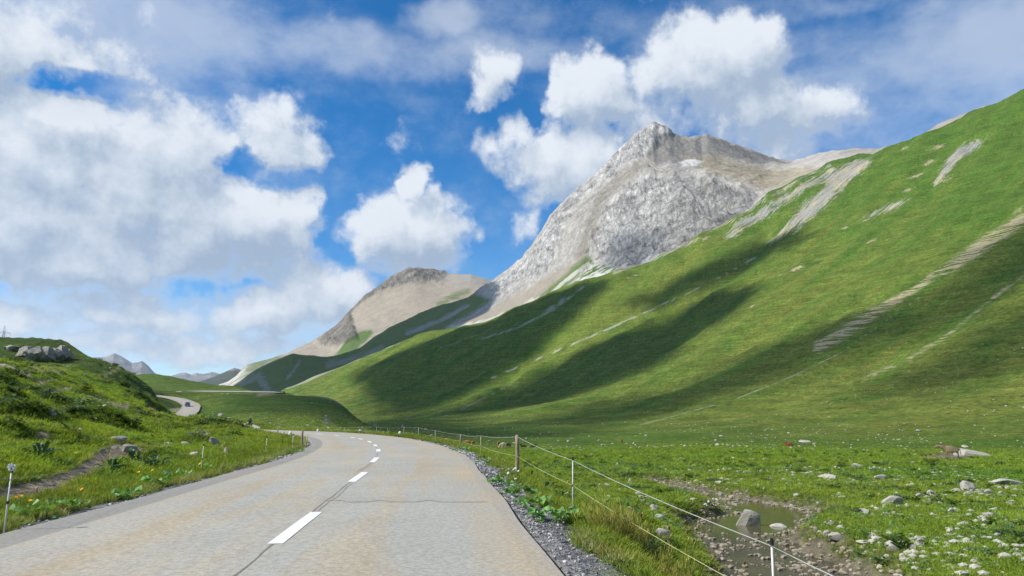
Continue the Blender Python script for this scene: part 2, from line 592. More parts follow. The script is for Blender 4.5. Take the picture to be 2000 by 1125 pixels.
def land_mat(name, rocky):
    """Land: the colour of its cover per point, with grain of several sizes."""
    m, nt, b = new_mat(name)
    at = nt.new('ShaderNodeAttribute', attribute_name='cover')
    ro = nt.new('ShaderNodeAttribute', attribute_name='rock')
    geo = nt.new('ShaderNodeNewGeometry')
    pos = geo.outputs['Position']
    col = at.outputs['Color']
    if rocky:
        big = nt.noise(pos, .02, 7, .66, .4)
        st = nt.vmath('MULTIPLY', pos, (1, .30, .17))
        streak = nt.noise(st, .13, 7, .74, .15)
        fin = nt.noise(pos, .30, 4, .75)
        k1 = nt.ramp(big.outputs['Fac'], .36, .64, .66, 1.20, False)
        k2 = nt.ramp(streak.outputs['Fac'], .36, .62, .60, 1.16, False)
        k3 = nt.ramp(fin.outputs['Fac'], .36, .62, .80, 1.12, False)
        k = nt.math('MULTIPLY', nt.math('MULTIPLY', k1, k2), k3)

        def cracks(vec, sc, wid, deep, det):
            n_ = nt.noise(vec, sc, det, .62, .2)
            return nt.ramp(nt.math('ABSOLUTE', nt.math('SUBTRACT', n_.outputs['Fac'], .5)), 0, wid, deep, 1.0)
        k = nt.math('MULTIPLY', k, cracks(nt.vmath('MULTIPLY', pos, (1, .22, .16)), .040, .05, .64, 6))
        k = nt.math('MULTIPLY', k, cracks(nt.vmath('MULTIPLY', pos, (1, .35, .30)), .11, .06, .72, 5))
        k = nt.math('MULTIPLY', k, cracks(nt.vmath('MULTIPLY', pos, (.25, .25, 1)), .030, .028, .72, 5))
        soft = nt.ramp(big.outputs['Fac'], .3, .7, .9, 1.1, False)
        soft = nt.math('MULTIPLY', soft, nt.ramp(fin.outputs['Fac'], .3, .7, .92, 1.08, False))
        mixk = nt.new('ShaderNodeMix', data_type='FLOAT')
        nt.put(mixk.inputs[0], ro.outputs['Fac'])
        nt.put(mixk.inputs[2], soft)
        nt.put(mixk.inputs[3], k)
        col = nt.mix(1.0, col, mixk.outputs[0], 'MULTIPLY')
        bump = nt.new('ShaderNodeBump')
        bump.inputs['Distance'].default_value = 9.0
        nt.put(bump.inputs['Strength'], nt.ramp(ro.outputs['Fac'], 0, 1, .08, .9, False))
        hh = nt.math('ADD', nt.math('MULTIPLY', streak.outputs['Fac'], 1.2), nt.math('MULTIPLY', fin.outputs['Fac'], .6))
        nt.put(bump.inputs['Height'], hh)
    else:
        n1 = nt.noise(pos, .055, 5, .62)
        n2 = nt.noise(pos, .42, 6, .70)
        n3 = nt.noise(pos, 4.0, 5, .72)
        k1 = nt.ramp(n1.outputs['Fac'], .3, .7, .82, 1.2, False)
        k2 = nt.ramp(n2.outputs['Fac'], .34, .66, .55, 1.5, False)
        k3 = nt.ramp(n3.outputs['Fac'], .34, .66, .58, 1.45, False)
        k = nt.math('MULTIPLY', nt.math('MULTIPLY', k1, k2), k3)
        col = nt.mix(1.0, col, k, 'MULTIPLY')
        cont = nt.noise(nt.vmath('MULTIPLY', pos, (.035, .035, .55)), 1.0, 5, .7)
        far_ = nt.ramp(nt.vmath('LENGTH', pos), 170, 420)
        kc = nt.ramp(cont.outputs['Fac'], .36, .64, .72, 1.24, False)
        kc = nt.math('MULTIPLY_ADD', nt.math('SUBTRACT', kc, 1.0), far_, 1.0)
        col = nt.mix(1.0, col, kc, 'MULTIPLY')
        # straw and pale flecks in the turf
        fleck = nt.noise(pos, 1.3, 3, .75)
        col = nt.mix(nt.ramp(fleck.outputs['Fac'], .62, .72, 0, .5), col, (.20, .21, .07))
        # bare runnels, slips and screes: smooth distance fields, broken up by noise
        ne = nt.math('SUBTRACT', nt.noise(pos, .30, 6, .72).outputs['Fac'], .5)

        def field(name, amp, a0, a1):
            f_ = nt.new('ShaderNodeAttribute', attribute_name=name)
            return nt.ramp(nt.math('MULTIPLY_ADD', ne, amp, f_.outputs['Fac']), a0, a1)
        grit = nt.ramp(n2.outputs['Fac'], .34, .66, .7, 1.25, False)
        sc = nt.mix(1.0, nt.mix(nt.ramp(nt.noise(pos, .035, 4, .6).outputs['Fac'], .42, .6), (.27, .265, .25), (.36, .315, .225)), grit, 'MULTIPLY')
        fl = nt.vmath('ADD', nt.vmath('MULTIPLY', pos, (-FY * .16, FX * .16, 0)), nt.vmath('MULTIPLY', pos, (FX * .012, FY * .012, 0)))
        rot_ = nt.new('ShaderNodeVectorRotate', rotation_type='Z_AXIS')
        nt.put(rot_.inputs['Vector'], pos)
        rot_.inputs['Angle'].default_value = FALL_AZ - math.pi / 2
        rn = nt.noise(nt.vmath('MULTIPLY', rot_.outputs[0], (.012, .13, .03)), 1.0, 5, .68)
        rs = nt.math('SUBTRACT', rn.outputs['Fac'], .5)
        fs = nt.new('ShaderNodeAttribute', attribute_name='scree')
        sm = nt.ramp(nt.math('ADD', nt.math('MULTIPLY_ADD', ne, 2.2, fs.outputs['Fac']), nt.math('MULTIPLY', rs, 4.5)), -.1, .7)
        sc = nt.mix(1.0, sc, nt.ramp(rn.outputs['Fac'], .34, .66, .72, 1.25, False), 'MULTIPLY')
        col = nt.mix(nt.math('MULTIPLY', sm, .92), col, sc)
        tn = nt.mix(1.0, (.37, .31, .20, 1), grit, 'MULTIPLY')
        col = nt.mix(nt.math('MULTIPLY', field('slip', 2.6, .1, .7), .9), col, tn)
        col = nt.mix(nt.math('MULTIPLY', field('runnel', .8, .0, .8), .6), col, nt.mix(1.0, (.40, .39, .33, 1), grit, 'MULTIPLY'))
        bd = nt.new('ShaderNodeAttribute', attribute_name='terrace')
        sv = nt.vmath('MULTIPLY', pos, (.045, .045, .62))
        stp = nt.noise(sv, 1.0, 4, .65)
        stp2 = nt.math('SUBTRACT', stp.outputs['Fac'], .5)
        bm_ = nt.math('MULTIPLY', nt.ramp(bd.outputs['Fac'], -.15, .55), nt.ramp(nt.math('MULTIPLY_ADD', stp2, 5.0, nt.math('MULTIPLY', bd.outputs['Fac'], .35)), -.15, .5))
        col = nt.mix(nt.math('MULTIPLY', bm_, .9), col, nt.mix(1.0, (.40, .335, .22, 1), grit, 'MULTIPLY'))
        bump = nt.new('ShaderNodeBump')
        bump.inputs['Distance'].default_value = .6
        bump.inputs['Strength'].default_value = .8
        hh = nt.math('ADD', nt.math('MULTIPLY', n2.outputs['Fac'], 1.6), nt.math('MULTIPLY', n3.outputs['Fac'], .5))
        nt.put(bump.inputs['Height'], hh)
    nt.put(b.inputs['Base Color'], col)
    nt.put(b.inputs['Normal'], bump.outputs[0])
    b.inputs['Roughness'].default_value = .95
    b.inputs['Specular IOR Level'].default_value = .08
    return m


# ------------------------------------------------------------------ the shape of the land
def floor_of(phi):
    return lerp(0.5, -7.0, sstep(-.22, -.06, phi))


_uu = np.linspace(0, 2500, 2501)
_sl = .03 + (.57 - .03) * sstep(45, 430, _uu)
_rise = np.concatenate([[0], np.cumsum((_sl[1:] + _sl[:-1]) / 2)])
FALL_AZ = math.radians(63)
FX, FY = math.sin(FALL_AZ), math.cos(FALL_AZ)


def hill_z(phi, r):
    u = r * (np.sin(phi) * FX + np.cos(phi) * FY) - 130
    return floor_of(phi) + np.interp(np.maximum(u, 0), _uu, _rise)


def hill_r(px, py):
    """How far along a line of sight the great green slope lies."""
    phi, sl = px_ray(px, py)
    rr = np.linspace(60, 3000, 6000)
    dz = hill_z(phi, rr) - (CAM_H + sl * rr)
    i = np.argmax(dz > 0)
    r = float(rr[i]) if dz[i] > 0 else 2950.0
    return min(r, 1000 + .27 * (r - 1000)) if r > 1000 else r


class Land:
    """Points of known height, by line of sight and distance."""
    def __init__(self, kphi=4.0, off=20.0):
        self.p, self.v, self.kphi, self.off = [], [], kphi, off

    def raw(self, phi, r, z):
        self.p.append((phi * self.kphi, math.log(r)))
        self.v.append(z / (r + self.off))

    def vis(self, px, *rows):
        for py, r in rows:
            phi, sl = px_ray(px, py)
            self.raw(float(phi), r, CAM_H + float(sl) * r)

    def hid(self, px, *rows):
        phi = float(px_ray(px, 800)[0])
        for z, r in rows:
            self.raw(phi, r, z)

    def slope(self, px, *rows):
        for py in rows:
            self.vis(px, (py, hill_r(px, py)))

    def roll(self, px, py, r=None, drops=((1.10, .010), (1.3, .05), (1.7, .11))):
        r = r or hill_r(px, py)
        phi, sl = px_ray(px, py)
        for k, d in drops:
            if r * k < 2050:
                self.raw(float(phi), r * k, CAM_H + (float(sl) - d) * r * k)
        self.raw(float(phi), 2200, CAM_H + (float(sl) - .15) * 2200)

    def fit(self, lam=1e-5):
        self.t = TPS(self.p, self.v, lam)

    def z(self, phi, r):
        return self.t(phi * self.kphi, np.log(r)) * (r + self.off)


LG = Land()
for ph in (-3.1, -2.3, -1.5, 1.5, 2.3, 3.1):
    for r_, z_ in ((3, -.1), (20, -.4), (90, -1.0), (400, 6 if ph < 0 else 60), (1500, 40 if ph < 0 else 240), (2200, 20)):
        LG.raw(ph, r_, z_)
for px in range(-500, 2700, 400):
    LG.hid(px, (0, 3))
for px in (1300, 1500, 1700, 1860, 2050, 2350):
    LG.hid(px, (-.75, 6.5), (-1.25, 10), (-1.75, 15), (-1.95, 25), (-2.6, 50), (-3.45, 94), (-4.5, 140), (-5.6, 190), (-6.1, 225))
for px in (1060, 1180):
    LG.hid(px, (-.12, 8), (-.5, 14), (-.95, 20), (-1.5, 27), (-2.2, 40), (-3, 65), (-3.8, 94), (-5, 140), (-6.5, 200), (-7, 240))
LG.hid(1000, (-.05, 14), (-.2, 20), (-.7, 27), (-1.5, 40), (-2.8, 65), (-4, 94), (-5.3, 140), (-6.6, 200), (-7, 240))
LG.hid(900, (0, 34), (-.5, 45), (-1.8, 65), (-3.6, 94), (-5.3, 140), (-6.5, 200), (-6.4, 240))
LG.hid(800, (0, 55), (-.5, 66), (-1.6, 85), (-3, 120), (-4, 180), (-4.4, 250), (-2.8, 300))
LG.hid(700, (0, 70), (-.4, 80), (-1.2, 105), (-2.4, 150), (-2.3, 220))
LG.hid(600, (0, 80), (-.2, 92), (-1, 115), (-1.4, 140))
LG.hid(520, (0, 23), (-.3, 105), (-.9, 135))
LG.hid(420, (0, 19.5), (.1, 30), (.5, 85))
# left bank, the hill behind it and the far meadow
LG.vis(380, (813, 68))
LG.vis(450, (833, 54))
LG.vis(474, (841, 50))
LG.vis(520, (850, 41))
LG.hid(450, (.3, 80), (-.3, 140))
LG.hid(380, (1.2, 95), (.6, 140), (.8, 200))
LG.vis(420, (823.5, 60), (818, 230), (790, 290), (772.5, 365), (770.5, 445), (757, 620), (752, 720))
LG.hid(420, (.3, 140), (-.2, 175), (20, 900), (-20, 1400), (-60, 2400))
LG.vis(345, (808, 112), (745, 640), (737.5, 720))
LG.hid(345, (0, 15.5), (0, 24), (.15, 40), (.7, 70), (1.0, 160), (1.2, 215), (25, 900), (-20, 1400), (-60, 2400))
LG.vis(280, (850, 40), (800, 85), (772, 140), (746, 230), (730, 720))
LG.hid(280, (0, 14), (.1, 22), (9.5, 300), (11, 400), (26, 600), (28, 900), (-10, 1500), (-60, 2400))
LG.vis(200, (850, 32), (800, 65), (760, 130), (705, 245))
LG.hid(200, (0, 12), (.22, 20), (16, 300), (20, 420), (26, 640), (20, 1000), (-20, 1500), (-60, 2400))
LG.vis(125, (850, 28), (780, 70), (747, 105), (722, 180), (706, 240), (688, 256), (669, 276))
LG.hid(125, (0, 11), (.34, 18), (27, 340), (26, 600), (10, 1100), (-60, 2400))
LG.vis(60, (850, 26), (760, 70), (726, 95), (707, 232), (677, 262), (663, 284))
LG.hid(60, (.1, 14), (7.4, 112), (27, 350), (30, 600), (10, 1200), (-60, 2400))
LG.vis(0, (850, 24), (780, 48), (713, 86), (704, 220), (677, 264), (660, 288))
LG.hid(0, (0, 11), (.3, 16), (7.6, 102), (28, 350), (36, 600), (10, 1200), (-60, 2400))
for px in (-220, -520):
    LG.vis(px, (800, 33), (700, 84), (680, 240), (648, 285))
    LG.hid(px, (0, 10), (.3, 15), (32, 400), (40, 700), (20, 1300), (-40, 2400))
# the knoll beyond the bend
LG.vis(480, (836, 165), (812, 225), (790, 280), (772, 350), (770, 455), (763, 600), (759.5, 700))
LG.hid(480, (18, 900), (-20, 1400), (-60, 2400))
LG.vis(540, (837, 165), (812, 225), (790, 285), (770.5, 365), (769, 470))
LG.hid(540, (12, 620), (-2, 800))
LG.vis(620, (837, 170), (815, 225), (795, 285), (773.5, 340))
LG.hid(620, (5, 410), (0, 520))
LG.vis(643, (836, 190), (812, 245), (778.5, 335))
LG.hid(643, (3, 410))
LG.vis(665, (836, 205), (812, 260), (788.5, 322))
LG.hid(665, (2.5, 380), (-1.0, 480))
LG.vis(682, (836, 230), (805, 304)); LG.hid(682, (.5, 370))
LG.vis(694, (820, 284)); LG.hid(694, (-1, 350))
LG.vis(705, (833, 262))
# the great slope
LG.slope(560, 759, 756); LG.roll(560, 755)
LG.slope(620, 765, 748, 735); LG.roll(620, 732)
LG.slope(700, 822, 800, 750, 705); LG.roll(700, 702)
LG.slope(760, 820, 790, 735, 680); LG.roll(760, 677)
LG.slope(830, 815, 770, 710, 655); LG.roll(830, 650)
LG.slope(900, 836, 800, 740, 690, 640); LG.roll(900, 636)
LG.slope(1000, 840, 800, 730, 650, 607); LG.roll(1000, 603)
LG.slope(1075, 840, 790, 710, 630, 577); LG.roll(1075, 572)
LG.slope(1140, 840, 790, 700, 610, 553); LG.roll(1140, 547)
LG.slope(1210, 840, 790, 700, 600, 535); LG.roll(1210, 529)
LG.slope(1300, 840, 790, 700, 590, 502); LG.roll(1300, 496)
LG.slope(1370, 840, 790, 700, 590, 500, 467); LG.roll(1370, 461)
LG.slope(1440, 840, 780, 700, 610, 510, 430); LG.roll(1440, 424)


def rib(px, rows, crest, far, sky):
    LG.slope(px, *rows)
    r1 = hill_r(px, crest)
    LG.vis(px, (crest, r1))
    r2 = max(hill_r(px, sky), r1 * 1.14)
    for k, fpy in far:
        LG.vis(px, (fpy, r1 + (r2 - r1) * (.25 + .75 * k)))
    LG.vis(px, (sky, r2))
    LG.roll(px, sky, r2)


rib(1500, (840, 780, 700, 610, 530, 495), 482, ((.1, 470), (.5, 430)), 386)
rib(1560, (840, 780, 700, 610, 520, 445), 432, ((.1, 418), (.5, 386)), 352)
rib(1620, (840, 780, 700, 600, 490, 395), 380, ((.1, 368), (.5, 346)), 322)
rib(1680, (836, 780, 700, 600, 470, 345), 327, ((.3, 319),), 304)
LG.slope(1730, 835, 780, 700, 600, 470, 350, 296); LG.roll(1730, 288)
LG.slope(1800, 833, 780, 700, 590, 450, 330, 272); LG.roll(1800, 265)
LG.slope(1900, 830, 770, 680, 560, 410, 290, 225); LG.roll(1900, 218)
LG.slope(2000, 826, 760, 670, 540, 390, 260, 184); LG.roll(2000, 176)
LG.slope(2160, 822, 750, 640, 500, 330, 190, 118); LG.roll(2160, 108)
LG.slope(2380, 818, 740, 620, 460, 280, 120, 40); LG.roll(2380, 28)
LG.fit(2e-5)


class Loft:
    """A mountainside given by lines of sight: rows up to a crest, then over it."""
    def __init__(self, crest, scale=1.0):
        self.crest, self.cols, self.k = crest, [], scale

    def col(self, px, rows, crest_r, drops=((1.05, .012), (1.18, .07), (1.45, .2))):
        cpy = float(np.interp(px, [c[0] for c in self.crest], [c[1] for c in self.crest]))
        phi, csl = px_ray(px, cpy)
        front = [(r, float(px_ray(px, py)[1])) for py, r in rows] + [(crest_r, float(csl))]
        back = [(crest_r, float(csl))] + [(crest_r * k, float(csl) - d) for k, d in drops]
        self.cols.append((float(phi), np.array(front), np.array(back)))

    def grid(self, px0, px1, ncol, nfront, nback):
        phis = np.linspace(float(px_ray(px0, 700)[0]), float(px_ray(px1, 400)[0]), ncol)
        tf, tb = np.linspace(0, 1, nfront), np.linspace(0, 1, nback)[1:]
        R, S = [], []
        for phi, f_, b_ in self.cols:
            rr, ss = [], []
            for arr, t in ((f_, tf), (b_, tb)):
                q = np.concatenate([[0], np.cumsum(np.hypot(np.diff(arr[:, 0]) / 900, np.diff(arr[:, 1]) / .22))])
                q /= q[-1]
                rr.append(np.interp(t, q, arr[:, 0])); ss.append(np.interp(t, q, arr[:, 1]))
            R.append(np.concatenate(rr)); S.append(np.concatenate(ss))
        cp = np.array([c[0] for c in self.cols])
        R, S = np.array(R), np.array(S)
        g_r = np.stack([np.interp(phis, cp, R[:, k]) for k in range(R.shape[1])])
        g_s = np.stack([np.interp(phis, cp, S[:, k]) for k in range(R.shape[1])])
        for _ in range(10):        # ease the joints between columns and rows
            for a in (g_r, g_s):
                a[:, 1:-1] = .25 * a[:, :-2] + .5 * a[:, 1:-1] + .25 * a[:, 2:]
            for a in (g_r, g_s):
                m_ = a[nfront - 1].copy()
                a[1:-1] = .25 * a[:-2] + .5 * a[1:-1] + .25 * a[2:]
                a[nfront - 1] = m_
        # bring the crest exactly to its line
        cx = np.array([px_ray(p[0], p[1]) for p in self.crest])
        want = np.interp(phis, cx[:, 0], cx[:, 1])
        off = want - g_s[nfront - 1]
        wgt = np.concatenate([sstep(.55, 1, tf), 1 - sstep(0, .6, tb)])
        g_s = g_s + off[None] * wgt[:, None]
        g_r = g_r * self.k
        p2 = np.broadcast_to(phis, g_r.shape)
        self.want, self.wgt, self.rr = want, wgt, g_r
        return g_r * np.sin(p2), g_r * np.cos(p2), CAM_H + g_s * g_r

# the road: middle line with heights
ROAD_PTS = [(-.6, -26, 0), (-1.35, -12, 0), (-2.05, 0, 0), (-2.95, 9, 0), (-3.2, 11.6, 0), (-3.72, 16.6, 0), (-4.45, 24, 0), (-5.4, 30.5, 0),
            (-7.0, 38.5, 0), (-9.7, 48.5, 0), (-13.2, 58, 0), (-17.6, 67, 0), (-22.6, 75.5, -.03), (-29.5, 87, -.12), (-38, 105, -.3), (-46, 127, -.5),
            (-54, 150, -.4), (-66, 178, -.1), (-84, 206, .6), (-102, 234, 1.9), (-113, 262, 4.2), (-124, 287, 6.6), (-143, 313, 9.6), (-168, 333, 11.8),
            (-186, 355, 13.2), (-189, 378, 14.2), (-178, 396, 14.8), (-160, 414, 15.3), (-143, 431, 15.6), (-137, 447, 15.8), (-146, 466, 16.3), (-166, 490, 17.5), (-192, 520, 19.5)]
ROAD = catmull(ROAD_PTS, 8)
HALF = 3.22


def road_rel(x, y):
    """Distance from the middle of the road and the road's height there."""
    best = np.full(x.shape, 1e18)
    zz = np.zeros(x.shape)
    near = (x > -260) & (x < 60) & (y > -60) & (y < 620)
    xs, ys = x[near], y[near]
    b, z_ = np.full(xs.shape, 1e18), np.zeros(xs.shape)
    for p, q in zip(ROAD[:-1:2], list(ROAD[2::2])):
        ex, ey = q[0] - p[0], q[1] - p[1]
        t = np.clip(((xs - p[0]) * ex + (ys - p[1]) * ey) / (ex * ex + ey * ey), 0, 1)
        d = (xs - p[0] - t * ex) ** 2 + (ys - p[1] - t * ey) ** 2
        m_ = d < b
        b = np.where(m_, d, b)
        z_ = np.where(m_, p[2] + t * (q[2] - p[2]), z_)
    best[near] = b
    zz[near] = z_
    return np.sqrt(best), zz


# the stream at the right
def water_z(r):
    return -2.3 - .014 * np.minimum(r, 70)


def on_water(px, py):
    phi, sl = px_ray(px, py)
    r = (CAM_H + 2.3) / (-sl - .014)
    return r * np.sin(phi), r * np.cos(phi)


BED_PX = [(1250, 936), (1290, 957), (1345, 973), (1400, 990), (1422, 1004), (1352, 1016), (1342, 1030), (1375, 1062), (1400, 1095), (1430, 1135), (1440, 1230),
          (1790, 1230), (1700, 1140), (1640, 1108), (1585, 1085), (1545, 1060), (1562, 1040), (1604, 1008), (1590, 996), (1530, 988), (1440, 971), (1370, 957), (1300, 940)]
BED = np.array([on_water(*p) for p in BED_PX])
PATH_PX = [(-60, 985), (0, 968), (60, 958), (110, 946), (160, 920), (180, 905), (215, 885), (250, 880)]   # trodden earth on the left bank


def ground_z(x, y, detail=True):
    r = np.maximum(np.hypot(x, y), 2.0)
    phi = np.arctan2(x, y)
    z = LG.z(phi, r)
    return shape_ground(x, y, r, phi, z, detail)


def shape_ground(x, y, r, phi, z, detail=True):
    d, rz = road_rel(x, y)
    rf = sstep(HALF + .3, HALF + 2.2 + 2.0 * sstep(-.1, -.3, phi) + .012 * r, d)
    bed = poly_sd(x, y, BED)
    if detail:
        right = sstep(-.05, .05, phi)
        left = sstep(-.34, -.44, phi)
        near = 1 - sstep(120, 320, r)
        amp = (.10 + .20 * left * sstep(14, 40, r)) * near
        n = fbm(x / 2.6, y / 2.6, 3, 3) * amp + fbm(x / .7, y / .7, 2, 4) * .05 * (1 - sstep(25, 60, r))
        n += fbm(x / 9, y / 9, 3, 9) * (.12 + .35 * left) * sstep(15, 50, r) * near
        # humps of alpine shrubs on the left bank and hill
        hump = np.maximum(fbm(x / 5.5, y / 5.5, 3, 21) - .12, 0) * 1.6
        n += hump * left * sstep(16, 30, r) * (1 - sstep(260, 420, r))
        # mountainside
        u = x * FX + y * FY - 130
        v = -x * FY + y * FX
        far = sstep(180, 420, r)
        steep = sstep(60, 300, u) * far
        n += steep * (fbm(v / 46, u / 420, 3, 31) * 8.5 + ridged(v / 21, u / 190, 3, 33) * 2.6 + fbm(x / 90, y / 90, 3, 35) * 5)
        n += far * (fbm(x / 24, y / 24, 4, 37) * 1.1 + fbm(x / 6, y / 6, 2, 39) * .30) * (.4 + .6 * steep)
        keep = 1 - .85 * sstep(900, 1300, r) * 0
        z = z + n * rf * keep * sstep(-.3, .6, -bed - .2)
    # bed of the stream
    wz = water_z(r)
    bw = fbm(x / .9, y / .9, 3, 51) * .13
    inside = sstep(-1.1, .35, bed + fbm(x / 1.5, y / 1.5, 2, 53) * .5)
    pool_ = sstep(25.5, 28, y) * sstep(39, 36.5, y)
    z = lerp(z, wz - .13 - .10 * pool_ + bw * (.85 - .5 * pool_), inside)
    # shoulder and roadbed
    z = lerp(rz - .16 - .0012 * r, z, rf)
    under = 1 - sstep(HALF - .3, HALF + .25, d)
    cap_z = rz - .16 - .0012 * r + .34 * np.maximum(d - HALF - .35 - .006 * r, 0)
    z = np.where(d < HALF + 9, np.minimum(z, cap_z), z)
    edge = sstep(HALF + 2.2 + .01 * r, HALF + .02, d)
    near_edge = (1 - sstep(60, 110, r))
    z = z + near_edge * edge * sstep(HALF - .05, HALF + .06, d) * .115
    z = z - under * .05
    return z


NPH, NR = 800, 760
ph_f = np.linspace(math.radians(-40.5), math.radians(40.5), NPH)
ph_l = np.linspace(-math.pi, math.radians(-40.5), 60)[:-1]
ph_r = np.linspace(math.radians(40.5), math.pi, 60)[1:]
PHI = np.concatenate([ph_l, ph_f, ph_r])
RAD = np.exp(np.linspace(math.log(2.2), math.log(2200), NR))
PH2, RA2 = np.meshgrid(PHI, RAD)


def up2(fn, phis, rads):
    """Evaluate on every second node and interpolate the rest."""
    pi, ri = np.arange(0, len(phis), 2), np.arange(0, len(rads), 2)
    if pi[-1] != len(phis) - 1: pi = np.append(pi, len(phis) - 1)
    if ri[-1] != len(rads) - 1: ri = np.append(ri, len(rads) - 1)
    a, b = np.meshgrid(phis[pi], rads[ri])
    c = fn(a, b)
    k = np.arange(len(rads))
    j = np.clip(np.searchsorted(ri, k, 'right') - 1, 0, len(ri) - 2)
    t = ((k - ri[j]) / (ri[j + 1] - ri[j]))[:, None]
    c = c[j] * (1 - t) + c[j + 1] * t
    k = np.arange(len(phis))
    j = np.clip(np.searchsorted(pi, k, 'right') - 1, 0, len(pi) - 2)
    t = ((k - pi[j]) / (pi[j + 1] - pi[j]))[None]
    return c[:, j] * (1 - t) + c[:, j + 1] * t


GX, GY = RA2 * np.sin(PH2), RA2 * np.cos(PH2)
GZ = up2(LG.z, PHI, RAD)
GZ = shape_ground(GX, GY, RA2, PH2, GZ)
GPX, GPY = to_px(GX, GY, GZ)


def ground_hit(px, py, rmin=3.0, rmax=2500):
    """First point of the ground along the line of sight through a pixel."""
    phi, sl = px_ray(px, py)
    j = np.interp(phi, PHI, np.arange(len(PHI)))
    j0 = int(j); t = j - j0
    col = GZ[:, j0] * (1 - t) + GZ[:, min(j0 + 1, len(PHI) - 1)] * t
    dz = col - (CAM_H + sl * RAD)
    ok = (dz > 0) & (RAD > rmin) & (RAD < rmax)
    i = int(np.argmax(ok))
    if not ok[i]:
        i = len(RAD) - 1
    r = RAD[i]
    if i > 0 and ok[i] and dz[i - 1] < 0:
        k = dz[i - 1] / (dz[i - 1] - dz[i])
        r = RAD[i - 1] + k * (RAD[i] - RAD[i - 1])
    return float(r * math.sin(phi)), float(r * math.cos(phi)), float(CAM_H + sl * r), float(r)


def gz_at(x, y):
    """Height of the built ground at a place (numpy or single)."""
    x, y = np.asarray(x, float), np.asarray(y, float)
    r, phi = np.maximum(np.hypot(x, y), RAD[0]), np.arctan2(x, y)
    i = np.clip(np.log(r / RAD[0]) / math.log(RAD[1] / RAD[0]), 0, NR - 1.001)
    j = np.clip(np.interp(phi, PHI, np.arange(len(PHI))), 0, len(PHI) - 1.001)
    i0, j0 = i.astype(int), j.astype(int)
    a, b = i - i0, j - j0
    return (GZ[i0, j0] * (1 - a) * (1 - b) + GZ[i0 + 1, j0] * a * (1 - b) + GZ[i0, j0 + 1] * (1 - a) * b + GZ[i0 + 1, j0 + 1] * a * b)


# ------------------------------------------------------------------ colours of the ground cover
C_GREEN, C_LUSH, C_YEL = np.array((.066, .126, .019)), np.array((.048, .114, .014)), np.array((.128, .154, .029))
C_DARK, C_DIRT, C_TAN = np.array((.026, .050, .012)), np.array((.26, .215, .155)), np.array((.36, .31, .21))
C_SCREE, C_PALE = np.array((.30, .295, .275)), np.array((.46, .44, .40))


def paint(c, mask, rgb):
    return c + (np.asarray(rgb) - c) * np.clip(mask, 0, 1)[..., None]


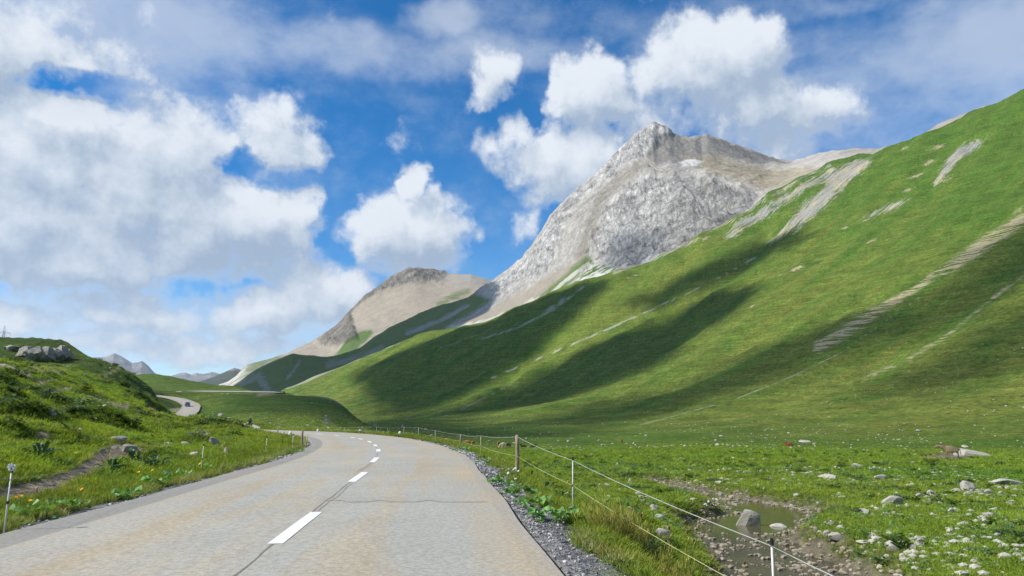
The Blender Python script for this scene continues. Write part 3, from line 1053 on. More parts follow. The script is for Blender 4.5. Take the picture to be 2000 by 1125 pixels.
def ground_cover(X, Y, Z, PXs, PYs):
    r, phi = np.hypot(X, Y), np.arctan2(X, Y)
    u = X * FX + Y * FY - 130
    v = -X * FY + Y * FX
    hill = sstep(20, 120, u) * sstep(150, 300, r)
    n_a = fbm(X / 38, Y / 38, 4, 61)
    n_b = fbm(X / 7, Y / 7, 4, 63)
    n_c = fbm(v / 30, u / 330, 4, 65)
    n_d = fbm(v / 9, u / 120, 3, 67)
    lush = sstep(900, 1700, PXs) * sstep(560, 330, PYs)
    olive = sstep(620, 760, PYs) * sstep(1000, 1900, PXs)
    yl = np.clip(.38 + .75 * n_c * hill + .65 * n_d * hill + .35 * n_a + .25 * n_b - .38 * lush * hill + .25 * olive * hill + .22 * hill * (1 - lush), 0, 1)
    c = paint(np.broadcast_to(C_GREEN, X.shape + (3,)).copy(), yl, C_YEL)
    c = paint(c, sstep(.1, .5, -n_a + .2 * n_b) * .55, C_LUSH)
    floor_ = (1 - hill) * sstep(-.12, .02, phi)
    c = paint(c, floor_ * .30 * sstep(40, 120, r), np.array((.072, .135, .020)))
    c = paint(c, sstep(.12, .45, n_b + .3 * n_a) * .42 * (1 - .5 * hill), C_DARK)
    c = paint(c, hill * sstep(.25, .6, fbm(X / 16, Y / 16, 4, 71)) * .45, C_DARK)
    # contour-wise cattle steps on the steep slope
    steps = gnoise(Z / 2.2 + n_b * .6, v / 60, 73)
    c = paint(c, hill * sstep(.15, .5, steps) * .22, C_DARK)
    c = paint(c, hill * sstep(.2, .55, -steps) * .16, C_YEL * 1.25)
    rock = np.zeros(X.shape)
    n_p = fbm(PXs / 6, PYs / 4, 4, 121)
    # --- left bank and hill
    leftish = sstep(-.30, -.40, phi)
    shr = sstep(.02, .22, fbm(X / 5.5, Y / 5.5, 3, 21)) * leftish * sstep(16, 30, r)
    c = paint(c, shr * .4 * (1 - sstep(80, 130, r)), C_DARK)
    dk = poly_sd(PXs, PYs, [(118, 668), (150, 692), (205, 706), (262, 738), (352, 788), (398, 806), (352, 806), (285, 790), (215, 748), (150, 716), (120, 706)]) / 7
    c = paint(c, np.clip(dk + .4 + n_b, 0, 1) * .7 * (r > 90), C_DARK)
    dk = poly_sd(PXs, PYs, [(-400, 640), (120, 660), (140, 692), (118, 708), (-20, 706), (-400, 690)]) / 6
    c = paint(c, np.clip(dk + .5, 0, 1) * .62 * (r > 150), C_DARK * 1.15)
    for pts, w, k in (([(-80, 700), (0, 713), (30, 722), (58, 734)], 4.5, .9), ([(66, 752), (84, 748), (104, 741)], 2.6, .9), ([(104, 765), (126, 761), (145, 755)], 3.0, .9),
                      ([(172, 773), (192, 779), (205, 784), (235, 795), (248, 793)], 4.0, .65), ([(268, 800), (300, 806), (350, 800)], 3.0, .45),
                      ([(60, 718), (100, 722), (120, 728)], 5.0, .35), ([(195, 735), (215, 728), (232, 720)], 3, .4)):
        d, _ = line_d(PXs, PYs, pts)
        m = sstep(w * 1.5, w * .5, d + 2.6 * n_b * w * .6) * k * (r > 30) * (r < 330)
        c = paint(c, m, C_TAN * .95)
    # trodden path and bare earth by the road
    d, _ = line_d(PXs, PYs, PATH_PX)
    m = sstep(21, 11, d + 10 * fbm(X / 1.1, Y / 1.1, 3, 81)) * (r < 45)
    c = paint(c, m, C_DIRT)
    for ex, ey, rx, ry in ((262, 880, 26, 9), (396, 848, 16, 7), (80, 850, 16, 10), (214, 888, 40, 11), (438, 878, 8, 9), (300, 872, 22, 4)):
        m = sstep(1.2, .6, np.hypot((PXs - ex) / rx, (PYs - ey) / ry) + .5 * fbm(X / .9, Y / .9, 3, 83)) * (r < 60)
        c = paint(c, m, C_DIRT * 1.05)
    # --- the knoll: pale sandy rim and moraine
    d, _ = line_d(PXs, PYs, [(505, 772), (545, 765), (600, 769), (640, 776), (668, 788)])
    c = paint(c, sstep(6, 1.5, d + 3 * n_b) * .42 * (r > 250) * (r < 420), C_TAN)
    d, _ = line_d(PXs, PYs, [(500, 767), (515, 763), (530, 766)])
    c = paint(c, sstep(4, 1.5, d) * .5 * (r > 300) * (r < 700), (.12, .10, .07))
    c = paint(c, sstep(1.0, .5, np.hypot((PXs - 637) / 9, (PYs - 822) / 13)) * .5 * (r > 180) * (r < 330), C_SCREE * .6)
    # --- marks on the great slope, as distance fields
    F = {k: np.full(X.shape, -3.0) for k in ('scree', 'slip', 'runnel', 'terrace')}
    off = np.where(r > 320, 0, -6.0)

    def put(key, f_, k=0.0):
        F[key] = np.maximum(F[key], np.clip(f_, -3, 1.2) + k + off)
    d, s = line_d(PXs, PYs, [(1560, 705), (1590, 684), (1660, 640), (1730, 597), (1800, 556), (1880, 505), (1962, 452), (2000, 428)])
    put('terrace', 1 - d / (13 + 4 * np.sin(s / 55) + 5 * n_a) - 3 * sstep(45, 10, s))
    d, s = line_d(PXs, PYs, [(1690, 740), (1770, 704), (1850, 655), (1930, 590), (2010, 528)])
    put('terrace', 1 - d / (12 + 4 * n_a), -.62 + .5 * n_b)
    put('scree', poly_sd(PXs, PYs, [(1820, 365), (1838, 330), (1856, 300), (1882, 279), (1928, 264), (1916, 287), (1878, 312), (1850, 343), (1828, 366)]) / 9, -.15)
    for ex, ey, rx, ry, key, kk in ((1740, 405, 26, 8, 'scree', -.1), (1715, 416, 30, 9, 'scree', -.45), (1690, 430, 16, 6, 'slip', -.4), (1775, 370, 20, 6, 'slip', -.4), (1790, 343, 26, 6, 'slip', -.3), (1815, 318, 20, 9, 'slip', -.35),
                                    (1830, 288, 30, 7, 'slip', -.3), (1702, 471, 17, 4, 'slip', -.2), (1765, 290, 16, 4, 'slip', -.3), (1558, 524, 12, 4, 'slip', .15), (1595, 506, 9, 3, 'slip', .1),
                                    (1470, 598, 7, 2.5, 'slip', 0), (1650, 445, 12, 4, 'slip', -.2), (1235, 540, 16, 3.5, 'slip', -.1), (1375, 467, 18, 4, 'slip', -.1), (1525, 537, 14, 4, 'slip', -.4), (1990, 410, 20, 12, 'slip', -.5), (1850, 350, 30, 16, 'slip', -.6)):
        put(key, 1.1 - np.hypot((PXs - ex + .6 * (PYs - ey)) / rx, (PYs - ey + .30 * (PXs - ex)) / ry), kk)
    er = poly_sd(PXs, PYs, [(1712, 300), (1700, 325), (1640, 382), (1598, 424), (1556, 452), (1503, 482), (1497, 474), (1520, 445), (1545, 420), (1560, 400), (1590, 372), (1622, 330), (1668, 308)])
    put('scree', er / 12, -.30)
    er = poly_sd(PXs, PYs, [(1405, 462), (1440, 430), (1500, 392), (1562, 356), (1625, 325), (1640, 334), (1590, 368), (1530, 405), (1480, 440), (1430, 470)])
    put('scree', er / 12 + .9 * n_d, -.22)
    d, _ = line_d(PXs, PYs, [(1200, 533), (1300, 497), (1372, 461), (1440, 424), (1500, 386), (1560, 352), (1620, 322)])
    put('scree', 1 - d / 5.5, -.5)
    for pts, w_, kk in (([(1476, 502), (1400, 545), (1300, 592), (1180, 646), (1060, 697), (960, 738)], 2.6, .1), ([(1800, 578), (1640, 690), (1540, 738), (1440, 778)], 2.4, -.3),
                        ([(1140, 560), (1080, 605), (1010, 640), (940, 662)], 4.0, -.1), ([(1105, 580), (1060, 612)], 3.5, .0), ([(560, 757), (600, 743), (660, 716), (722, 690)], 4.0, .1),
                        ([(620, 730), (700, 701), (780, 669)], 3.0, -.2), ([(1000, 625), (930, 655), (860, 680)], 5.0, -.5), ([(1400, 790), (1250, 830)], 4, -.5), ([(1010, 745), (900, 800)], 6, -.5)):
        d, _ = line_d(PXs, PYs, pts)
        put('runnel', 1 - d / w_, kk)
    rock = F
    # stones' foot on the slope
    # cattle lane by the big slab
    m = sstep(1.2, .5, np.hypot((PXs - 1852) / 52, (PYs - 892) / 8) + .5 * fbm(X / 2.5, Y / 2.5, 3, 99)) * (r > 60) * (r < 200)
    c = paint(c, m, C_DIRT * .75)
    # gravel and earth beside the road, bed of the stream
    d, rz = road_rel(X, Y)
    c = paint(c, sstep(HALF + .75, HALF + .3, d + .5 * fbm(X / 1.2, Y / 1.2, 3, 101)) * (r < 120), (.21, .205, .20))
    bed = poly_sd(X, Y, BED)
    c = paint(c, sstep(-.9, .1, bed + .6 * fbm(X / 1.0, Y / 1.0, 3, 103)), (.16, .135, .10))
    c = paint(c, sstep(.2, .8, bed), (.075, .062, .045))
    return np.clip(c, .004, 1), rock


M_LAND = land_mat('alpine_turf', False)
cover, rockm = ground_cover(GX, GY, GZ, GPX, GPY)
gv = np.stack([GX, GY, GZ], -1).reshape(-1, 3)
ncol_ = len(PHI)
gv = np.vstack([gv, [[0, 0, float(GZ[0].min())]]])          # closes the round patch under the camera
fan = np.array([[i, i + 1, len(gv) - 1] for i in range(ncol_ - 1)])[:, ::-1]
ground = np_obj('ground', gv, [grid_faces(NR, ncol_), fan], M_LAND, True)
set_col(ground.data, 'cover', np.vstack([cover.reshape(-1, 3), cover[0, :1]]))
for key_, f_ in rockm.items():
    set_val(ground.data, key_, np.append(f_.ravel(), -3.0))
tag(ground, kind='structure')


# ------------------------------------------------------------------ mountains
M_ROCK = land_mat('mountain_rock', True)


def mountain(name, loft, px0, px1, ncol, nfront, nback, relief, colour):
    x, y, z = loft.grid(px0, px1, ncol, nfront, nback)
    a, b = to_px(x, y, z)
    z = z + relief(x, y, z, a, b)
    top = ((z - CAM_H) / loft.rr).max(0)
    dif = np.pad(loft.want - top, 40, mode='edge')
    ker = np.exp(-.5 * (np.arange(-40, 41) / 7.0) ** 2)
    dif = np.convolve(dif, ker / ker.sum(), 'valid')
    z = z + dif[None] * loft.rr * np.maximum(loft.wgt, .0)[:, None]
    a, b = to_px(x, y, z)
    cov, rk = colour(x, y, z, a, b)
    o = np_obj(name, np.stack([x, y, z], -1).reshape(-1, 3), grid_faces(*x.shape), M_ROCK, True)
    set_col(o.data, 'cover', cov.reshape(-1, 3))
    set_val(o.data, 'rock', rk.ravel())
    tag(o, kind='structure')
    return x, y, z, a, b


LM = Loft([(380, 775), (430, 764), (455, 753), (470, 744), (480, 735), (500, 722), (520, 711), (548, 699), (572, 690), (600, 694), (640, 697), (680, 688), (705, 678), (730, 658), (760, 640), (780, 630), (800, 621),
           (830, 606), (860, 596), (890, 588), (915, 580), (930, 568), (945, 557), (962, 546), (985, 530), (1000, 519), (1018, 505), (1030, 489), (1045, 468), (1060, 444), (1075, 420), (1092, 400), (1110, 384), (1130, 365), (1150, 349),
           (1172, 330), (1190, 311), (1212, 288), (1232, 268), (1250, 255), (1262, 245), (1275, 237), (1285, 243), (1294, 244), (1306, 248), (1316, 258), (1328, 265), (1345, 267), (1358, 264), (1370, 267), (1380, 261),
           (1392, 265), (1410, 272), (1450, 286), (1500, 304), (1535, 314), (1550, 313), (1575, 306), (1600, 298), (1650, 292), (1675, 289), (1715, 291), (1745, 296), (1785, 279), (1797, 267), (1820, 250), (1850, 236), (1890, 220), (1925, 207), (1950, 205), (2050, 195)], 1.12)
LM.col(380, ((800, 1900), (785, 2200)), 2500)
LM.col(440, ((795, 1900), (775, 2200)), 2500)


LM.col(475, ((790, 1900), (768, 2250)), 2550)
LM.col(520, ((790, 1850), (755, 2250)), 2650)
LM.col(572, ((790, 1800), (745, 2250)), 2700)
LM.col(640, ((780, 1750), (740, 2250)), 2700)
LM.col(700, ((760, 1750), (725, 2250)), 2750)
LM.col(760, ((740, 1750), (700, 2250)), 2850)
LM.col(830, ((715, 1750), (665, 2300)), 2950)
LM.col(890, ((690, 1750), (640, 2300)), 2980)
LM.col(930, ((670, 1750), (625, 2250), (592, 2600)), 2900)
LM.col(962, ((655, 1750), (615, 2200), (575, 2600)), 2850)
LM.col(1000, ((640, 1700), (605, 2100), (562, 2480)), 2800)
LM.col(1035, ((620, 1700), (590, 2050), (545, 2350), (510, 2500)), 2750)
LM.col(1075, ((605, 1650), (575, 1950), (535, 2200), (475, 2420)), 2720)
LM.col(1110, ((595, 1620), (560, 1900), (515, 2120), (440, 2380)), 2680)
LM.col(1150, ((580, 1580), (548, 1830), (505, 2010), (420, 2260)), 2650)
LM.col(1200, ((560, 1540), (530, 1780), (505, 1900), (415, 2120), (360, 2330)), 2600)
LM.col(1240, ((545, 1520), (520, 1750), (500, 1850), (400, 2080), (345, 2260)), 2580)
LM.col(1275, ((530, 1500), (500, 1740), (440, 1920), (350, 2130), (310, 2330)), 2560)
LM.col(1310, ((515, 1500), (485, 1720), (420, 1880), (345, 2090), (310, 2300)), 2540)
LM.col(1345, ((500, 1480), (465, 1700), (400, 1850), (345, 2040), (315, 2250)), 2520)
LM.col(1382, ((480, 1470), (445, 1680), (390, 1820), (345, 1980), (318, 2200)), 2500)
LM.col(1450, ((450, 1450), (410, 1650), (370, 1790), (345, 1900), (325, 2120)), 2430)
LM.col(1500, ((425, 1440), (385, 1640), (355, 1800), (335, 2000)), 2380)
LM.col(1540, ((400, 1430), (365, 1640), (340, 1850), (328, 2020)), 2300)
LM.col(1590, ((375, 1430), (345, 1640), (325, 1850)), 2150)
LM.col(1650, ((350, 1430), (320, 1680)), 1960)
LM.col(1720, ((330, 1420), (305, 1650)), 1850)
LM.col(1790, ((310, 1480), (285, 1650)), 1800)
LM.col(1850, ((285, 1500), (255, 1680)), 1850)
LM.col(1925, ((260, 1500), (225, 1680)), 1850)
LM.col(2050, ((220, 1500), (195, 1680)), 1850)

CLIFF = [(948, 565), (1000, 520), (1040, 480), (1075, 418), (1110, 383), (1150, 346), (1200, 296), (1240, 258), (1275, 234), (1315, 252), (1290, 275), (1262, 305), (1215, 335), (1180, 355),
         (1145, 380), (1120, 410), (1100, 450), (1090, 500), (1060, 540), (1010, 560), (960, 590)]
WALL = [(1145, 470), (1185, 400), (1220, 365), (1262, 336), (1300, 345), (1370, 342), (1440, 365), (1478, 388), (1450, 430), (1400, 470), (1300, 510), (1225, 540), (1160, 510), (1140, 495)]


def relief_m(x, y, z, a, b):
    rk = np.clip(np.maximum(sstep(-14, 14, poly_sd(a, b, CLIFF)), sstep(-12, 14, poly_sd(a, b, WALL))), 0, 1)
    rk = np.maximum(rk, .35 * sstep(620, 560, b) * sstep(930, 1010, a))
    rk = np.maximum(rk, .3 * sstep(1500, 1300, a) * sstep(360, 300, b))
    s = fbm(x / 600, y / 600, 3, 201) * 14
    d = s + rk * (ridged(x / 210, y / 320, 4, 203) * 34 + ridged(x / 62, y / 200, 4, 207) * 24 + ridged(x / 22, y / 80, 3, 209) * 9)
    d = d + (1 - rk) * (fbm(x / 120, y / 120, 5, 211) * 9 + fbm(x / 25, y / 25, 2, 215) * 1.2)
    jag = sstep(8, 0, np.abs(poly_sd(a, b, [(930, 570), (1075, 419), (1275, 237), (1345, 268), (1382, 260), (1540, 315), (1400, 400), (1100, 560)])))
    d = d + jag * ridged(x / 40, y / 40, 3, 217) * 7
    return d - 6


C_LIME, C_GREY, C_BROWN = np.array((.62, .605, .58)), np.array((.25, .24, .225)), np.array((.30, .265, .215))


def colour_m(x, y, z, a, b):
    n1, n2 = fbm(x / 160, y / 160, 4, 221), fbm(x / 40, y / 40, 4, 223)
    n3 = fbm((x + .6 * y) / 30, z / 160, 4, 225)
    c = np.broadcast_to(lerp(C_BROWN, C_LIME, .45), x.shape + (3,)).copy()
    c = paint(c, sstep(-.2, .3, n1 + .5 * n2) * .45, C_GREY * 1.2)
    cl = sstep(-6, 10, poly_sd(a, b, CLIFF) + 14 * n2 + 10 * n3)
    wl = sstep(-4, 8, poly_sd(a, b, WALL) + 10 * n2 + 8 * n3)
    c = paint(c, cl, C_LIME)
    c = paint(c, wl, C_LIME * lerp(.86, 1.02, sstep(1350, 1230, a))[..., None])
    c = paint(c, wl * sstep(1260, 1400, a + 60 * n1) * .55, C_GREY * 1.25)
    c = paint(c, wl * sstep(400, 480, b + 40 * n1) * .2, C_GREY * 1.4)  # shade low on the wall, put into the rock colour
    c = paint(c, np.maximum(cl, wl) * sstep(.0, .35, n1) * .45, C_GREY * 1.25)
    c = paint(c, sstep(.1, .5, n3 + .4 * n2) * .4 * np.maximum(cl, wl), C_GREY)
    # brown couloir between cliff and wall, dark shale of the second top, tan saddle, pale patch
    d, _ = line_d(a, b, [(1330, 290), (1260, 318), (1205, 352), (1172, 395), (1155, 440), (1135, 500)])
    c = paint(c, sstep(17, 5, d + 10 * n2) * .75, lerp(C_BROWN, C_GREY, .35))
    m = sstep(-4, 5, poly_sd(a, b, [(1285, 262), (1318, 256), (1345, 270), (1382, 262), (1450, 287), (1545, 318), (1480, 322), (1400, 305), (1330, 320), (1275, 315), (1262, 300)]) + 6 * n2)
    c = paint(c, m * .95, lerp(C_GREY, C_BROWN, .15) * .95)
    c = paint(c, sstep(-3, 5, poly_sd(a, b, [(1382, 264), (1450, 289), (1540, 318), (1450, 312), (1390, 290)]) + 5 * n2) * .8, C_GREY * .75)
    m = sstep(-6, 8, poly_sd(a, b, [(1330, 305), (1400, 303), (1480, 325), (1600, 330), (1600, 355), (1490, 372), (1440, 352), (1350, 325)]) + 9 * n2)
    st = gnoise(b / 3.2 + n2 * 1.5, a / 60, 229)
    c = paint(c, m * .9, lerp(C_TAN * .95, C_GREY, sstep(.0, .45, st)[..., None]))
    c = paint(c, sstep(1.1, .6, np.hypot((a - 1350) / 24, (b - 318) / 8) + .4 * n2), C_LIME)
    # scree cone and white debris below
    m = sstep(-5, 6, poly_sd(a, b, [(1140, 500), (1120, 512), (1060, 545), (1000, 580), (900, 628), (860, 660), (960, 660), (1060, 615), (1120, 560)]) + 8 * n2)
    m_scree = m
    c = paint(c, m, C_BROWN * .95)
    gr = sstep(-4, 5, poly_sd(a, b, [(1150, 497), (1160, 512), (1120, 548), (1075, 585), (1050, 580), (1100, 540), (1125, 515)]) + 5 * n2)
    c = paint(c, gr * .85, C_GREEN * 1.1)
    lowr = sstep(-4, 6, poly_sd(a, b, [(1160, 510), (1230, 530), (1250, 560), (1130, 620), (1000, 640), (1060, 600), (1110, 560)]) + 6 * n2)
    c = paint(c, lowr, lerp(C_GREEN * 1.1, C_PALE * 1.1, sstep(-.22, .10, fbm((a - b * .3) / 22, (b + .55 * a) / 5, 4, 231))[..., None]))
    for pts, w, k in (([(1220, 540), (1170, 565), (1110, 575), (1060, 582), (1020, 606), (940, 632), (880, 640)], 5, .95), ([(1150, 515), (1105, 548), (1070, 580)], 3.5, .8), ([(1040, 585), (1000, 612)], 4, .8)):
        d, _ = line_d(a, b, pts)
        c = paint(c, sstep(w * 1.4, w * .5, d + w * 1.3 * n2) * k, C_PALE * 1.05)
    # green skirts at the left and below
    sk = sstep(-6, 6, poly_sd(a, b, [(440, 800), (440, 760), (470, 738), (520, 708), (572, 688), (640, 694), (700, 676), (760, 634), (830, 598), (870, 582), (925, 572), (960, 585), (925, 610),
                                      (870, 640), (900, 660), (1030, 618), (1080, 590), (1120, 610), (900, 800)]) + 5 * n2)
    c = paint(c, sk * .97, lerp(C_GREEN, C_YEL, .25 + 0 * x[..., None]))
    for pts, w, k in (([(796, 650), (830, 638), (870, 620), (912, 598)], 4.5, .85), ([(640, 712), (700, 700), (745, 680)], 6, .5), ([(585, 706), (575, 722), (560, 740)], 3, .55), ([(470, 748), (505, 735), (520, 760)], 8, .55)):
        d, _ = line_d(a, b, pts)
        c = paint(c, sstep(w * 1.4, w * .4, d + w * 1.3 * n2) * k, C_SCREE * .9)
    c = paint(c, sstep(1560, 1700, a) * .8, lerp(C_GREY, C_BROWN, .5))
    rk = np.clip(np.maximum(np.maximum(cl, wl), .62 - .35 * sstep(1480, 1560, a)), 0, 1) * (1 - sk * .8) * (1 - .75 * np.maximum(m_scree, lowr))
    return np.clip(c, .01, 1), rk


mz = mountain('mountain', LM, 425, 2080, 900, 240, 30, relief_m, colour_m)

# the second, lower mountain down the valley
LM2 = Loft([(425, 752), (445, 745), (462, 733), (482, 712), (500, 707), (520, 703), (545, 694), (560, 690), (590, 675), (620, 660), (640, 646), (652, 638), (668, 625), (682, 606), (692, 596), (705, 584), (720, 571), (742, 555), (760, 543),
            (775, 533), (790, 527), (800, 523), (812, 521), (822, 522), (835, 525), (860, 528), (880, 533), (900, 535), (920, 536), (945, 543), (962, 548), (1010, 556), (1110, 575)])
for px, rows, cr in ((425, ((780, 3400),), 4300), (462, ((765, 3400),), 4300), (482, ((755, 3400), (735, 3900)), 4300), (520, ((745, 3400), (722, 3900)), 4350), (560, ((740, 3400), (712, 3900)), 4350),
                     (620, ((735, 3400), (695, 3900)), 4350), (652, ((725, 3400), (680, 3900)), 4350), (682, ((720, 3400), (660, 3850)), 4350), (720, ((715, 3400), (640, 3850)), 4350),
                     (760, ((700, 3400), (615, 3900)), 4400), (800, ((685, 3400), (600, 3900)), 4400), (835, ((670, 3400), (590, 3900)), 4400), (880, ((650, 3400), (580, 3900)), 4350),
                     (945, ((635, 3400), (580, 3850)), 4250), (1010, ((630, 3400), (585, 3800)), 4200), (1110, ((630, 3400), (600, 3800)), 4200)):
    LM2.col(px, rows, cr)
CR2 = [(618, 664), (650, 640), (683, 603), (715, 573), (760, 540), (800, 521), (835, 521), (870, 530), (850, 545), (800, 550), (745, 566), (702, 592), (684, 612), (690, 640), (696, 662), (650, 676), (630, 672)]


def relief_2(x, y, z, a, b):
    rk = sstep(-8, 8, poly_sd(a, b, CR2))
    return rk * (ridged(x / 160, y / 200, 5, 301) * 36 + ridged(x / 45, y / 60, 3, 305) * 9) + fbm(x / 220, y / 220, 4, 303) * 12 - 6


def colour_2(x, y, z, a, b):
    n1, n2 = fbm(x / 150, y / 150, 4, 311), fbm(x / 50, y / 50, 4, 313)
    n3 = fbm((a + b * .9) / 60, (a - b) / 9, 4, 315)
    c = np.broadcast_to(np.array((.35, .30, .235)), x.shape + (3,)).copy()
    c = paint(c, sstep(-.2, .3, n3) * .35, (.29, .265, .23))
    rk = sstep(-5, 5, poly_sd(a, b, CR2) + 9 * n2)
    c = paint(c, rk * .55, np.array((.30, .285, .26)))
    c = paint(c, sstep(840, 920, a) * sstep(575, 540, b) * .5, (.33, .32, .31))
    g1 = sstep(-3, 4, poly_sd(a, b, [(652, 700), (672, 668), (700, 648), (725, 642), (728, 652), (690, 690), (660, 706)]) + 5 * n2)
    g2 = sstep(-4, 5, poly_sd(a, b, [(450, 745), (485, 705), (530, 690), (560, 700), (520, 712), (470, 750)]) + 7 * n2)
    g3 = .75 * sstep(-3, 6, poly_sd(a, b, [(850, 590), (890, 570), (925, 562), (922, 572), (880, 590), (850, 602)]) + 9 * n2)
    c = paint(c, np.maximum(np.maximum(g1, g2 * .7), g3) * .9, C_GREEN * 1.15)
    c = paint(c, sstep(500, 465, a) * sstep(-.3, .1, n1 + n2) * .7, C_LIME)
    return np.clip(c, .01, 1), np.clip(rk + .25, 0, 1)


mountain('mountain', LM2, 425, 1110, 400, 130, 20, relief_2, colour_2)

# pale peaks and the blue ridge at the end of the valley
LM3 = Loft([(110, 706), (165, 700), (190, 698), (205, 697), (222, 690), (240, 697), (258, 709), (268, 708), (277, 705), (287, 712), (303, 729), (318, 733), (335, 734), (348, 730), (362, 727), (373, 732), (385, 728), (398, 731), (412, 726),
            (425, 729), (440, 733), (470, 735), (520, 738), (610, 742)])
for px in (110, 300, 610):
    LM3.col(px, ((762, 8200), (740, 9600)), 10500, ((1.04, .01), (1.15, .05)))
mountain('mountain', LM3, 110, 610, 420, 70, 12, lambda x, y, z, a, b: ridged(x / 500, y / 700, 5, 401) * 34 + ridged(x / 150, y / 200, 3, 403) * 14 - 14,
         lambda x, y, z, a, b: (paint(np.broadcast_to(np.array((.36, .36, .36)), x.shape + (3,)).copy(), sstep(-.1, .25, fbm(x / 300, y / 300, 4, 405)) * .7, (.17, .18, .19)), np.ones(x.shape) * .8))
LM4 = Loft([(350, 752), (395, 744), (420, 735), (440, 726), (458, 718), (470, 722), (500, 730), (570, 745)])
for px in (350, 460, 570):
    LM4.col(px, ((765, 6000), (750, 6500)), 7000, ((1.05, .01), (1.12, .04)))
mountain('mountain', LM4, 350, 570, 160, 40, 10, lambda x, y, z, a, b: ridged(x / 300, y / 300, 4, 411) * 16 - 8,
         lambda x, y, z, a, b: (paint(np.broadcast_to(np.array((.06, .08, .055)), x.shape + (3,)).copy(), sstep(727, 720, b) * .8, (.32, .31, .30)), np.ones(x.shape) * .5))

# ------------------------------------------------------------------ the road
def road_mat():
    m, nt, b = new_mat('worn_asphalt')
    geo = nt.new('ShaderNodeNewGeometry')
    pos = geo.outputs['Position']
    at = nt.new('ShaderNodeAttribute', attribute_name='lane')
    sp_ = nt.new('ShaderNodeSeparateXYZ')
    nt.put(sp_.inputs[0], at.outputs['Vector'])
    lat, arc = sp_.outputs[0], sp_.outputs[1]
    big = nt.noise(pos, .35, 4, .6, .6)
    lv = nt.new('ShaderNodeCombineXYZ')
    nt.put(lv.inputs[0], nt.math('MULTIPLY', lat, 1.2))
    nt.put(lv.inputs[1], nt.math('MULTIPLY', arc, .10))
    strip = nt.noise(lv.outputs[0], 1.0, 4, .6, .5)
    grit = nt.noise(pos, 75, 3, .75)
    grit2 = nt.noise(pos, 16, 3, .7)
    base = nt.mix(nt.ramp(strip.outputs['Fac'], .38, .66), (.365, .355, .315), (.395, .35, .265))
    # rusty wheel tracks and edges
    ab = nt.math('ABSOLUTE', lat)
    tr = nt.math('ABSOLUTE', nt.math('SUBTRACT', ab, 1.75))
    track = nt.math('MULTIPLY', nt.ramp(tr, .75, .05), nt.ramp(strip.outputs['Fac'], .40, .60))
    base = nt.mix(nt.math('MULTIPLY', track, .40), base, (.37, .28, .17))
    edge = nt.math('MULTIPLY', nt.ramp(ab, 2.25, 2.75), nt.ramp(big.outputs['Fac'], .38, .56))
    base = nt.mix(nt.math('MULTIPLY', edge, .30), base, (.42, .30, .155))
    rim = nt.ramp(ab, 2.93, 3.0)
    lft = nt.ramp(lat, -2.60, -2.66)
    base = nt.mix(nt.math('MULTIPLY', lft, .75), base, (.235, .23, .215))
    base = nt.mix(nt.math('MULTIPLY', rim, .35), base, (.30, .285, .25))
    k1 = nt.ramp(grit.outputs['Fac'], .3, .7, .76, 1.24, False)
    k2 = nt.ramp(grit2.outputs['Fac'], .34, .66, .80, 1.18, False)
    k3 = nt.ramp(big.outputs['Fac'], .3, .7, .93, 1.07, False)
    base = nt.mix(1.0, base, nt.math('MULTIPLY', nt.math('MULTIPLY', k1, k2), k3), 'MULTIPLY')
    nt.put(b.inputs['Base Color'], base)
    bump = nt.new('ShaderNodeBump')
    bump.inputs['Strength'].default_value = .35
    bump.inputs['Distance'].default_value = .008
    nt.put(bump.inputs['Height'], grit.outputs['Fac'])
    nt.put(b.inputs['Normal'], bump.outputs[0])
    b.inputs['Roughness'].default_value = .85
    b.inputs['Specular IOR Level'].default_value = .2
    return m


M_ROAD = road_mat()
RD = catmull(ROAD_PTS, 22)
tang = np.gradient(RD[:, :2], axis=0)
tang /= np.linalg.norm(tang, axis=1)[:, None]
RN = np.stack([tang[:, 1], -tang[:, 0]], 1)          # points to the right of travel
arc = np.concatenate([[0], np.cumsum(np.linalg.norm(np.diff(RD[:, :2], axis=0), axis=1))])
LATS = np.array([-HALF - .02, -HALF, -HALF + .02, -2.6, -1.9, -1.2, -.6, 0, .6, 1.2, 1.9, 2.6, HALF - .02, HALF, HALF + .02])
SAG = np.array([-.22, -.10, 0, 0, .012, .02, .026, .03, .026, .02, .012, 0, 0, -.10, -.22])
rv, lane = [], []
for k in range(len(RD)):
    wob = .025 * math.sin(arc[k] * .5) + .012 * math.sin(arc[k] * 1.3 + 1)
    for la, sg in zip(LATS, SAG):
        l2 = la + (wob if abs(la) > 3 else 0)
        far_tilt = .12 * float(sstep(395, 408, RD[k, 1])) if RD[k, 0] > -178 else 0.0
        rv.append((RD[k, 0] + RN[k, 0] * l2, RD[k, 1] + RN[k, 1] * l2, RD[k, 2] + sg + .35 * (far_tilt > 0) - far_tilt * la))
        lane.append((la, arc[k], 0))
road = np_obj('road', np.array(rv), grid_faces(len(RD), len(LATS))[:, ::-1], M_ROAD, False)
la_ = road.data.attributes.new('lane', 'FLOAT_VECTOR', 'POINT')
la_.data.foreach_set('vector', np.array(lane, np.float32).ravel())
tag(road, kind='structure')


def road_point(s, lat, up=.0):
    i = int(np.clip(np.searchsorted(arc, s) - 1, 0, len(arc) - 2))
    t = (s - arc[i]) / (arc[i + 1] - arc[i])
    p = RD[i] * (1 - t) + RD[i + 1] * t
    n = RN[i] * (1 - t) + RN[i + 1] * t
    return (p[0] + n[0] * lat, p[1] + n[1] * lat, p[2] + float(np.interp(lat, LATS[2:-2], SAG[2:-2])) + up)


def arc_of(x, y):
    return float(arc[int(np.argmin((RD[:, 0] - x) ** 2 + (RD[:, 1] - y) ** 2))])


